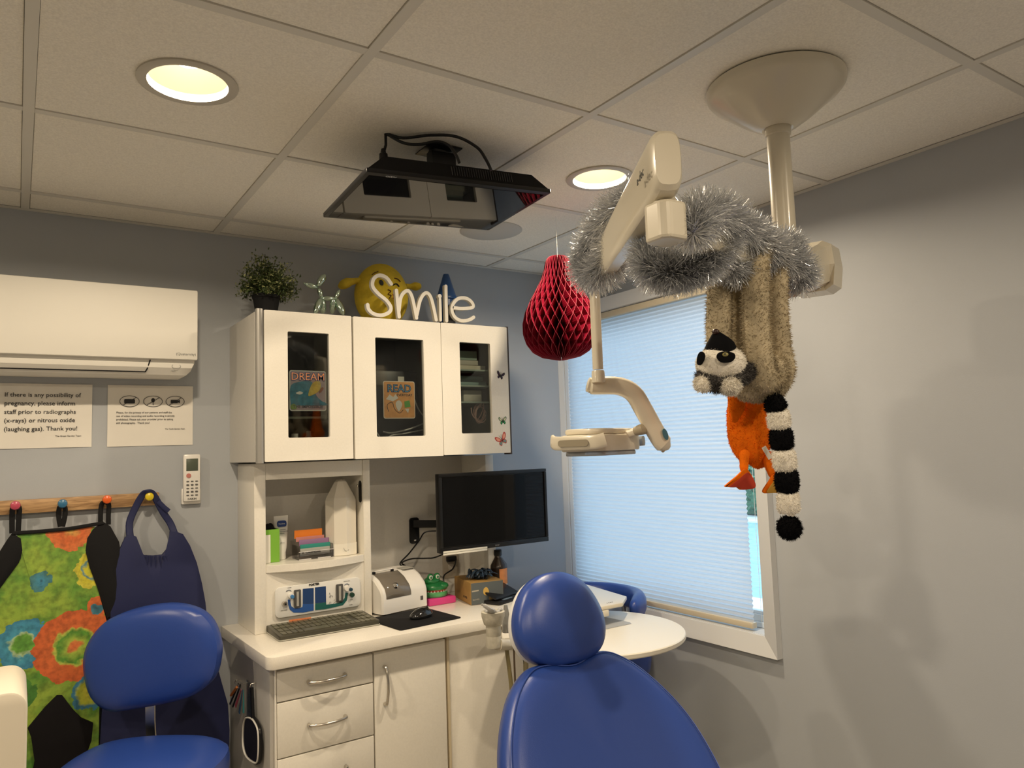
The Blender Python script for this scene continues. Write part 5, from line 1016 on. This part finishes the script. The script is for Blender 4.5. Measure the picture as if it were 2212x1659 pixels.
bm=B(); tube(bm,sm([H_(.112,.07,.0),H_(.125,.03,-.002),H_(.125,-.03,-.002),H_(.112,-.07,0)],5),.014,10,sx=.4,e=3); obj('clear_handle',bm,MATS['lens_clear'],dl)
# ---------------------------------------------------------------- silver tinsel
tm=bpy.data.materials.new('silver_tinsel'); tm.use_nodes=True; N=tm.node_tree.nodes; L=tm.node_tree.links; p=N['Principled BSDF']; p.inputs['Base Color'].default_value=(.74,.76,.79,1); p.inputs['Metallic'].default_value=.55; p.inputs['Roughness'].default_value=.27
def garland(path,lab,R0,cnt,seed):
    t=thing('tinsel_garland',lab,'garland',tuple(path[len(path)//2]),'silver tinsel garlands on the dental light arms'); r=random.Random(seed); P=sm(path,10); fr=frames(P); bm=B()
    obj('core_wire',tube(B(),P,.0025,6),mat('wire_grey',(.12,.12,.12),.5),t)
    for k in range(cnt):
        f=r.random()*(len(P)-1); i=int(f); u=f-i; c=P[i]*(1-u)+P[min(i+1,len(P)-1)]*u; T,s,w=fr[i]; a=r.uniform(0,2*PI); lean=r.gauss(.15,.45)
        d=(s*math.cos(a)+w*math.sin(a)+T*lean).normalized(); ln=R0*r.uniform(.72,1.12); end=min(f,len(P)-1-f)
        if end<4: ln*=.65+.09*end
        bend=V((r.gauss(0,.25),r.gauss(0,.25),r.gauss(-.12,.25))); p1=c+d*ln*.55; p2=c+(d+bend*.55).normalized()*ln; sd_=d.cross(V((r.gauss(0,1),r.gauss(0,1),r.gauss(0,1)))).normalized()*r.uniform(.00045,.00085)
        a1=bm.verts.new(c-sd_);a2=bm.verts.new(c+sd_);b1=bm.verts.new(p1-sd_);b2=bm.verts.new(p1+sd_);c1=bm.verts.new(p2-sd_*.6);c2=bm.verts.new(p2+sd_*.6); bm.faces.new((a1,a2,b2,b1)); bm.faces.new((b1,b2,c2,c1))
    obj('tinsel_strands',bm,tm,t,smooth=False,kind='stuff'); return t
garland([W(1385,425,1.62),W(1345,450,1.70),W(1310,485,1.80),W(1285,525,1.88),W(1272,560,1.92),W(1275,590,1.90),W(1300,585,1.84),W(1322,555,1.80),W(1335,520,1.76)],'silver tinsel wound round the sloping light arm, above the red paper ball',.060,13000,31)
garland([W(1400,535,1.52),W(1405,575,1.48),W(1450,588,1.45),W(1500,578,1.44),W(1545,545,1.44),W(1560,500,1.46),W(1535,462,1.48),W(1505,455,1.50)],'silver tinsel loop hanging from the horizontal arm beside the swivel block',.050,15000,32)
garland([W(1497,505,1.30),W(1510,470,1.34),W(1555,468,1.42),W(1605,500,1.50),W(1650,535,1.57),W(1680,560,1.62),W(1715,575,1.66),W(1728,610,1.68)],'silver tinsel along the horizontal arm near the ceiling pole',.054,15000,33)
garland([W(1560,560,1.50),W(1590,582,1.52),W(1620,560,1.56),W(1655,560,1.60),W(1690,530,1.66),W(1715,535,1.70)],'short silver tinsel strand under the horizontal arm over the lemur paws',.045,7000,34)
# ---------------------------------------------------------------- plush lemur
fur=lambda n,c,v=.25: mat(n,c,.95,var=v,vs=35,spec=.08)
tan=fur('fur_tan',(.46,.39,.27)); whi=fur('fur_white',(.80,.76,.68),.12); gry=fur('fur_grey',(.085,.08,.078),.4); blf=fur('fur_black',(.004,.004,.005),.1); felt=mat('black_felt',(.005,.005,.006),.95,spec=.08)
lm=thing('plush_lemur','long-armed tan plush lemur with striped tail hanging from the tinselled arm','plush toy',tuple(W(1640,790,1.56)))
def limb(n,pts,rs,m,cnt,seed,ln=.009,par=None):
    P=sm(pts,5); R=[q.x for q in sm([(k,0,0) for k in rs],5)]; bm=B(); tube(bm,P,R,14,rnd_end=True); bm.normal_update(); bmesh.ops.recalc_face_normals(bm,faces=bm.faces); fuzz(bm,cnt,ln,.0010,seed); return obj(n,bm,m,par or lm)
limb('arm',[W(1580,565,1.60),W(1558,600,1.56),W(1554,680,1.555),W(1556,760,1.555),W(1575,800,1.57)],[.022,.025,.0265,.026,.026],tan,3500,1)
limb('arm',[W(1600,565,1.64),W(1595,620,1.60),W(1592,700,1.60),W(1598,780,1.60),W(1620,830,1.60)],[.02,.022,.023,.024,.03],tan,2500,2)
limb('leg',[W(1652,530,1.56),W(1634,570,1.53),W(1632,650,1.53),W(1633,720,1.53),W(1640,790,1.535),W(1650,815,1.54)],[.018,.025,.0275,.028,.032,.034],tan,4500,3)
limb('leg',[W(1680,530,1.62),W(1680,580,1.60),W(1679,660,1.60),W(1683,740,1.60),W(1688,800,1.60),W(1676,835,1.60)],[.016,.021,.0225,.024,.028,.026],tan,3500,4)
def puff(n,c,r3,m,cnt,seed,ln=.008,rot=None,par=None):
    bm=B(); ball(bm,c,r3,M=rot,u=22,v=14); bm.normal_update(); bmesh.ops.recalc_face_normals(bm,faces=bm.faces)
    if cnt: fuzz(bm,cnt,ln,.0010,seed)
    return obj(n,bm,m,par or lm)
puff('body',W(1636,828,1.585),(.060,.055,.040),tan,3500,5); puff('haunch',W(1668,803,1.55),(.036,.034,.040),tan,2500,6,.011)
HC=W(1557,786,1.50); hr=puff('head',HC,(.052,.048,.038),whi,3200,7,.005)
# muzzle points up: black cap
bm=B(); ctr=W(1550,745,1.485); tube(bm,[W(1555,753,1.492),W(1554,746,1.490),W(1551,736,1.488),W(1548,724,1.487),W(1546,717,1.487)],[.034,.031,.024,.013,.006],20,sy=.9,rnd_end=False); obj('muzzle',bm,felt,hr)
bm=B(); ball(bm,W(1546,717,1.480),(.008,.007,.006)); obj('nose',bm,mat('nose_brown',(.03,.012,.01),.3),hr)
def spot(par,n,px,py,d,w,h,m,th=.004,nv=None,tilt=0):
    o=W(px,py,d); nn_=(nv or -CF).normalized(); ex=Z1.cross(nn_).normalized(); ey=nn_.cross(ex); c_,s_=math.cos(tilt),math.sin(tilt); bm=B(); prism(bm,smooth2([(-w,0),(-w*.7,h*.85),(w*.2,h),(w*.9,h*.6),(w,-h*.2),(w*.5,-h),(-w*.5,-h)],4),o,ex*c_+ey*s_,ey*c_-ex*s_,th,bev=.0008); return obj(n,bm,m,par)
ep=spot(hr,'eye_patch',1567,771,1.446,.0185,.0105,felt,nv=-CF+CR*.1); ep2=spot(hr,'eye_patch',1515,774,1.468,.008,.013,felt,nv=-CF-CR*1.0,tilt=-.4)
bm=B(); ball(bm,W(1566,766,1.4440),(.0068,.0068,.0045)); obj('eye',bm,mat('eye_gold',(.30,.27,.10),.15),ep)
bm=B(); ball(bm,W(1566,765,1.4400),(.0032,.0032,.0018)); obj('pupil',bm,ink,ep)
limb('neck_ruff',[W(1512,813,1.49),W(1535,822,1.48),W(1565,824,1.48),W(1592,814,1.49),W(1610,803,1.51)],[.009,.014,.016,.019,.019],gry,4200,9,.009,hr)
puff('ruff_tuft',W(1548,830,1.485),(.019,.018,.016),gry,900,10,.009,None,hr)
puff('ear',W(1519,829,1.482),(.0185,.017,.0165),whi,1300,11,.007,None,hr); puff('ear',W(1576,832,1.476),(.023,.020,.019),whi,1900,12,.008,None,hr); 
tp=[W(1678,862,1.56),W(1680,885,1.555),W(1683,915,1.55),W(1690,962,1.55),W(1695,1010,1.55),W(1700,1060,1.55),W(1703,1100,1.55),W(1704,1122,1.55)]
TPx=[((1668,852),(1678,885),'b'),((1680,886),(1684,926),'w'),((1686,927),(1690,970),'b'),((1691,971),(1697,1016),'w'),((1698,1017),(1701,1062),'b'),((1702,1063),(1704,1108),'w')]
for k,(a,b,c_) in enumerate(TPx):
    A_,B_=W(*a,1.55),W(*b,1.55); P=[A_+(B_-A_)*q for q in (0,.12,.35,.65,.88,1)]; r0=.0215+(.001 if k>1 else 0)-(.0015 if k>4 else 0); R=[r0*.8,r0,r0*1.06,r0*1.06,r0,r0*.8]
    if k==0: R=[.011,.015,.019,.0215,.0225,.019]
    bm=B(); tube(bm,P,R,16); bmesh.ops.recalc_face_normals(bm,faces=bm.faces); fuzz(bm,1500,.006,.001,40+k); obj('tail_band',bm,blf if c_=='b' else whi,lm,label=('black' if c_=='b' else 'white')+' tail band')
puff('tail_tip',W(1705,1140,1.55),(.0235,.0235,.0235),blf,1800,50,.008)
# ---------------------------------------------------------------- plush duck, upside down
dk=thing('plush_bird','bright orange plush bird with webbed feet dangling, hanging behind the plush lemur','plush toy',tuple(W(1625,930,1.68)))
orf=fur('fur_orange',(.78,.155,.006),.2)
def limb2(n,pts,rs,m,cnt,seed,ln,par=None,sy=1): 
    P=sm(pts,5); R=[q.x for q in sm([(k,0,0) for k in rs],5)]; bm=B(); tube(bm,P,R,24,sy=sy,rnd_end=True,up=CF); bmesh.ops.recalc_face_normals(bm,faces=bm.faces)
    if cnt: fuzz(bm,cnt,ln,.001,seed)
    return obj(n,bm,m,par or dk)
D_=1.68
limb2('neck',[W(1640,560,D_),W(1640,700,D_),W(1634,800,D_),W(1632,835,D_)],[.018,.022,.034,.050],orf,1500,60,.005,sy=.8)
limb2('body',[W(1629,850,D_),W(1620,880,D_),W(1618,915,D_),W(1622,950,D_),W(1630,978,D_),W(1637,990,D_)],[.050,.050,.050,.049,.040,.024],orf,6500,61,.0045,sy=.62)
for (a,b,c_,mm,nm,lab) in (((1608,985),(1607,1012),[(0,0),(-.020,-.016),(-.044,-.034),(-.046,-.039),(-.022,-.040),(-.014,-.046),(.016,-.044),(.020,-.030),(.010,-.008)],mat('felt_red',(.42,.035,.012),.85),'red','red-soled webbed foot'),((1660,1000),(1669,1025),[(0,0),(-.012,-.014),(-.028,-.038),(-.004,-.040),(.014,-.038),(.018,-.010)],mat('felt_ochre',(.48,.26,.03),.85),'ochre','ochre-soled webbed foot')):
    lg=limb2('leg',[W(a[0]+3,a[1]-12,D_-.01),W(*a,D_-.02),W(*b,D_-.03)],[.014,.011,.009],orf,300,62,.003)
    bm=B(); o=W(*b,D_-.035); ex=V((CR.x,CR.y,0)).normalized(); prism(bm,smooth2(c_,3),o,ex,Z1,.010,bev=.003); ft=obj('webbed_foot',bm,orf,dk)
    bm=B(); s=.80; gcx=sum(p[0] for p in c_)/len(c_); gcy=sum(p[1] for p in c_)/len(c_); nf_=ex.cross(Z1); prism(bm,smooth2([(gcx+(p[0]-gcx)*.86+.004,gcy+(p[1]-gcy)*.80-.003) for p in c_],3),o+nf_*.0102,ex,Z1,.003,bev=.001); obj('sole',bm,mm,ft,label=nm+' felt sole')
bm=B(); o=W(1657,978,1.60); ex=(CR*.75-CU*.66).normalized(); prism(bm,rrect(.010,.030,.001,1),o,(CR*.85+CU*.5).normalized(),(CU*.85-CR*.5).normalized(),.0006); tg_=obj('care_tag',bm,paper,lm,smooth=False)
limb2('wing',[W(1590,850,D_-.04),W(1592,880,D_-.045),W(1588,905,D_-.04)],[.020,.018,.008],orf,700,63,.004,sy=.4)
# ---------------------------------------------------------------- red honeycomb paper ball
hb_=bpy.data.materials.new('red_tissue'); hb_.use_nodes=True; N=hb_.node_tree.nodes; L=hb_.node_tree.links; N.remove(N['Principled BSDF'])
d=N.new('ShaderNodeBsdfDiffuse'); d.inputs[0].default_value=(.25,.010,.030,1); tr=N.new('ShaderNodeBsdfTranslucent'); tr.inputs[0].default_value=(.24,.008,.024,1); mx_=N.new('ShaderNodeMixShader'); mx_.inputs[0].default_value=.4
L.new(d.outputs[0],mx_.inputs[1]); L.new(tr.outputs[0],mx_.inputs[2]); L.new(mx_.outputs[0],N['Material Output'].inputs[0])
hd0=2.72; Hb=W(1213,778,hd0); HT=W(1204,547,hd0); HC_=V((Hb.x,Hb.y,0)); Hh=HT.z-Hb.z
hn=thing('paper_honeycomb','red tissue honeycomb ornament, pear shaped, hanging in the window corner','ornament',tuple(Hb))
rp=[(0,.012),(.03,.07),(.08,.104),(.16,.127),(.26,.1385),(.36,.1385),(.46,.128),(.56,.110),(.66,.088),(.76,.067),(.86,.053),(.94,.046),(.98,.038),(1,.012)]
def rad(t):
    for (a,x),(b,y) in zip(rp,rp[1:]):
        if t<=b: return x+(y-x)*(t-a)/(b-a)
    return rp[-1][1]
NS=52; NZ=60; per=.064; bm=B()
for i in range(NS):
    prev=None
    for j in range(NZ+1):
        t=j/NZ; z=Hb.z+Hh*t; ph=(z/per)%1; tri=1-abs(ph*2-1); off=(tri*2-1)*.5*(1 if i%2 else -1); fade=min(1,t*9,(1-t)*9); a=(i+.5*0+off*.96*fade)*2*PI/NS; r1=rad(t); r0=r1*.35
        cur=(bm.verts.new(V((HC_.x+r0*math.cos(a),HC_.y+r0*math.sin(a),z))),bm.verts.new(V((HC_.x+r1*math.cos(a),HC_.y+r1*math.sin(a),z))))
        if prev: bm.faces.new((prev[0],prev[1],cur[1],cur[0]))
        prev=cur
obj('tissue_cells',bm,hb_,hn,smooth=False)
bm=B(); lathe(bm,[(0,.01)]+[(rad(k/12)*.34,Hh*k/12) for k in range(1,12)]+[(0,Hh-.01)],HC_+Z1*Hb.z,20); obj('paper_core',bm,mat('red_core',(.10,.002,.008),.9),hn)
bm=B()
for i in range(NS):
    P=[]
    for j in range(NZ+1):
        t=j/NZ; z=Hb.z+Hh*t; ph=(z/per)%1; tri=1-abs(ph*2-1); off=(tri*2-1)*.5*(1 if i%2 else -1); fade=min(1,t*9,(1-t)*9); a=(i+off*.96*fade)*2*PI/NS; P.append(V((HC_.x+rad(t)*math.cos(a),HC_.y+rad(t)*math.sin(a),z)))
    tube(bm,P,.00055,3,caps=False)
obj('paper_edges',bm,mat('red_edge',(.36,.045,.07),.7),hn)
bm=B(); tube(bm,[V((HC_.x,HC_.y,Hb.z+Hh-.005)),V((HC_.x,HC_.y,ZC-.0021))],.0006,6); obj('hanging_thread',bm,wplas,hn)
# ---------------------------------------------------------------- patient chair
pc=thing('dental_chair','royal blue reclined dental patient chair with oval headrest in the foreground','dental chair',(1.2,.95,0))
a=math.radians(52); O=V((1.202,1.549,1.02)); ex=X1; ey=V((0,math.cos(a),math.sin(a)))
ro=[(0.03,.016),(.07,.026),(.12,.026),(.16,.006),(.205,-.035),(.25,-.10),(.283,-.17),(.300,-.24),(.305,-.33),(.295,-.43),(.262,-.52),(.16,-.575),(0,-.585)]
pts=ro+[(-x,y) for x,y in ro[-2::-1]]; pts=pts+[(0,.012)]
pts=smooth2(pts[::-1],4)
bm=B(); cushion(bm,pts,O-ex.cross(ey)*.03,ex,ey,.045,back=.8,dish=.022,ctr=(0,-.26),rings=16,e=4.2)
obj('backrest_pad',bm,vinyl,pc,ang=75)
sp_=[(x*.93,(y+.28)*.95-.28) for x,y in pts]
bm=B(); P=[O+ex*x+ey*y+ex.cross(ey)*.0012 for x,y in [(x*.955,(y+.26)*.955-.26) for x,y in pts]]; tube(bm,P+[P[0]],.0022,6); obj('seam_piping',bm,vinyl,pc)
bm=B(); prism(bm,[(x*.90,(y+.28)*.92-.28) for x,y in pts],O-ex.cross(ey)*.105,ex,ey,.04,bev=.008); obj('back_shell',bm,mat('shell_grey',(.50,.50,.49),.35),pc)
a2=math.radians(72); O2=V((1.199,1.585,1.125)); ey2=V((0,math.cos(a2),math.sin(a2))); n2=ex.cross(ey2)
ho=[(0,.129),(.05,.120),(.095,.092),(.127,.045),(.140,-.005),(.132,-.05),(.104,-.085),(.055,-.104),(0,-.108)]
hp=ho+[(-x,y) for x,y in ho[-2:0:-1]]; th_=math.radians(-3); hp=[(x*math.cos(th_)-y*math.sin(th_),x*math.sin(th_)+y*math.cos(th_)) for x,y in hp]; hp=smooth2(hp[::-1],4)
bm=B(); cushion(bm,hp,O2-n2*.02,ex,ey2,.052,back=.45,dish=0,ctr=(0,0),rings=14,e=2.7); obj('headrest_pad',bm,vinyl,pc,ang=75)
bm=B(); prism(bm,[(x*.965,y*.965) for x,y in hp],O2-n2*.062,ex,ey2,.020,bev=.006); obj('headrest_shell',bm,mat('shell_white',(.70,.70,.69),.35),pc)
bm=B(); tube(bm,[O2-n2*.06-ey2*.03,O2-n2*.09-ey2*.10,O-ex.cross(ey)*.085-ey*.12],[.03,.03,.035],12,sy=.4,e=4,up=n2); obj('headrest_bar',bm,chrome,pc)
bm=B(); cushion(bm,smooth2([(.27,.16),(.28,-.2),(.24,-.8),(.2,-1.15),(.1,-1.22),(-.1,-1.22),(-.2,-1.15),(-.24,-.8),(-.28,-.2),(-.27,.16),(-.1,.2),(.1,.2)][::-1],4),(1.202,1.03,.50),X1,Y1,.06,back=.8,ctr=(0,-.5),e=4); obj('seat_pad',bm,vinyl,pc)
bm=B(); box(bm,1.06,1.34,.45,1.15,.22,.452,bev=.03); box(bm,.98,1.42,.35,1.2,.0,.06,bev=.02); box(bm,1.12,1.28,.6,1.0,.06,.22); obj('lift_base',bm,cream,pc)
# ---------------------------------------------------------------- round delivery table
TZ2=.93; tcx,tcy,tr_=1.703,2.08,.322
dt=thing('round_delivery_table','round white work table on an arm behind the dental chair headrest','table',(tcx,tcy,0))
bm=B(); lathe(bm,[(0,-.018),(tr_-.004,-.018),(tr_,-.014),(tr_,-.003),(tr_-.003,0),(0,0)],(tcx,tcy,TZ2),72); obj('table_top',bm,mat('table_white',(.80,.76,.66),.3),dt)
bm=B(); lathe(bm,[(.055,.80),(.055,.90),(.09,.911)],(tcx+.05,tcy,0),24); lathe(bm,[(.24,0),(.24,.025),(.04,.05),(.035,.80)],(tcx+.05,tcy,0),32); obj('pedestal',bm,cream,dt)
kA=W(1096,1396,2.36); 
bm=B(); tube(bm,sm([W(1075,1392,2.33),W(1092,1392,2.36),W(1110,1393,2.40),V((tcx-tr_+.05,tcy-.05,TZ2-.035)),V((tcx,tcy,TZ2-.04))],5),.018,12,e=3); obj('support_arm',bm,cream,dt)
decal('grey_mat',[(0,0),(.0,.17),(.13,.15),(.15,.135),(.16,.02),(.15,.0)],V((1.72,2.06,TZ2+.0006)),X1,Y1,mat('tray_mat_grey',(.36,.37,.38),.5),dt)
# holder with suction handpiece
hs=thing('instrument_holder','beige instrument holder cup with suction tip and hoses left of the headrest','instrument holder',tuple(W(1068,1398,2.33)))
c=W(1067,1396,2.33); zt=W(1067,1322,2.33).z-c.z; rr_=.0235
bm=B(); lathe(bm,[(0,-.002),(rr_,-.002),(rr_,zt*.30),(rr_*.98,zt*.31),(rr_,zt*.32),(rr_,zt*.60),(rr_*1.25,zt*.64),(rr_*1.55,zt*.85),(rr_*1.6,zt),(rr_*1.3,zt*1.02),(rr_*1.1,zt*.95),(0,zt*.93)],c,28); obj('cup_body',bm,mat('beige_rough',(.50,.47,.39),.6,bump=.4,bs=150,var=.15,vs=60),hs)
bm=B(); tube(bm,sm([c+V((.002,.0,zt*.97)),W(1060,1318,2.30),W(1046,1308,2.30),W(1040,1306,2.30)],4),[.012]*5+[.009]*4+[.005]*4,12,sy=.6); obj('suction_tip',bm,mat('clear_plastic_grey',(.60,.60,.60),.15,trans=.3),hs)
bm=B(); r=random.Random(8)
for k in range(9): ball(bm,c+V((r.uniform(-.02,.02),r.uniform(-.02,.02),zt*1.0+r.uniform(-.002,.008))),(.009,.008,.006),u=8,v=6)
obj('crumpled_film',bm,MATS['clear_plastic_grey'],hs)
for (a1,b1),(a2_,b2_),r_,mm,nm in (((1094,1398),(1106,1500),.0068,mat('hose_tan',(.20,.165,.075),.45),'tan'),((1110,1399),(1114,1500),.0032,mat('hose_brown',(.075,.05,.028),.5),'brown'),((1125,1402),(1140,1480),.0017,blk,'black'),((1135,1404),(1138,1500),.0085,mat('hose_olive',(.13,.11,.06),.45),'olive')):
    A_=W(a1,b1,2.36);B_=W(a2_,b2_,2.33); D_v=B_-A_; bm=B(); tube(bm,sm([A_,B_,B_+V((.0,-.01,-.2)),V((1.42,1.93,.10)),V((1.5,1.98,.03))],6),r_,10); obj('hose',bm,mm,hs,label=nm+' hose')
for a_,b_ in ((1093,1325),(1107,1332)):
    q=W(a_,b_,2.42); bm=B(); lathe(bm,[(.0,.026),(.006,.026),(.010,0),(.014,-.03),(.014,-.06),(0,-.06)],q,14); obj('handpiece',bm,mat('steel_grey',(.40,.40,.38),.3,me=.6),hs)
# ---------------------------------------------------------------- tray arm and assistant stool behind
A_,B_,C2,D2=AT(1200,1242,'z',1.0),AT(1354,1288,'z',1.0),AT(1345,1302,'z',1.0),AT(1175,1333,'z',1.0)
tq=thing('instrument_tray','flat white instrument tray above the round table behind the headrest','tray',tuple((A_+B_+D2)/3-Z1*.04))
bm=B(); vs=[p for p in (D2,C2,B_,A_)]; n0=[bm.verts.new(p) for p in vs]; n1=[bm.verts.new(p-Z1*.014) for p in vs]; bm.faces.new(n0); bm.faces.new(n1)
for k in range(4): bm.faces.new((n0[k],n0[(k+1)%4],n1[(k+1)%4],n1[k]))
bmesh.ops.bevel(bm,geom=bm.edges[:],offset=.003,segments=2,profile=.5,affect='EDGES'); obj('tray_top',bm,cream,tq)
m_=(C2*.75+D2*.25); bm=B(); box(bm,m_.x-.035,m_.x+.02,m_.y-.005,m_.y+.035,.962,.985,bev=.004); obj('bracket',bm,cream,tq)
bm=B(); q=(D2*.6+A_*.4); tube(bm,[q-Z1*.012,V((q.x,q.y,TZ2+.0006))],.014,12); obj('tray_post',bm,cream,tq)
for k in range(4):
    q=C2*.80+D2*.20+(B_-C2)*.4+(C2-D2).normalized()*(-.012+.008*k); decal('slot',[(-.003,-.001),(.003,-.001),(.003,.001),(-.003,.001)],q+Z1*.0004,(B_-A_).normalized(),Z1.cross((B_-A_).normalized()).normalized(),ink,tq)
s2=thing('assistant_stool','blue vinyl stool with curved wraparound armrest between round table and window','stool',(1.93,2.50,0))
cx_,cy_=1.965,2.46; bm=B(); Rr=.235
P=[V((cx_+Rr*math.cos(t_),cy_+Rr*math.sin(t_),.93+.0*k)) for k,t_ in enumerate([math.radians(150-k*12) for k in range(19)])]
tube(bm,P,[.03]+[.040]*17+[.03],16,sx=.75,sy=1.15,e=2.4,rnd_end=True); obj('curved_armrest',bm,vinyl,s2)
bm=B(); P=[V((cx_+.245*math.cos(t_),cy_+.245*math.sin(t_),.735)) for t_ in [math.radians(20-k*12) for k in range(9)]]
tube(bm,P,[.05]+[.085]*7+[.05],16,sx=.35,sy=1,e=2.4,rnd_end=True); obj('backrest',bm,vinyl,s2)
bm=B(); cushion(bm,ell(.19,.19,32),(cx_-.0,cy_,.60),X1,Y1,.05,back=.6); obj('seat',bm,vinyl,s2)
bm=B(); lathe(bm,[(.03,.08),(.028,.3),(.02,.3),(.02,.57),(.06,.575)],(cx_,cy_,0),20); tube(bm,[V((cx_+.1,cy_-.05,.56)),V((cx_+.2,cy_-.08,.60)),V((cx_+.215,cy_-.05,.8))],.014,8); tube(bm,[V((cx_+.215,cy_-.03,.8)),V((cx_+.225,cy_+.0,.92))],.012,8); obj('column',bm,chrome,s2)
for k in range(5):
    t_=k*2*PI/5+.31; d_=V((math.cos(t_),math.sin(t_),0)); bm=B(); tube(bm,[V((cx_,cy_,.1)),V((cx_,cy_,.07))+d_*.185],[.02,.013],8); lathe(bm,[(0,-.01),(.024,-.01),(.024,.01),(0,.01)],V((cx_,cy_,.026))+d_*.185,14,axis=d_.cross(Z1)); tube(bm,[V((cx_,cy_,.026))+d_*.185,V((cx_,cy_,.07))+d_*.185],.006,6); obj('base_leg',bm,blk,s2)
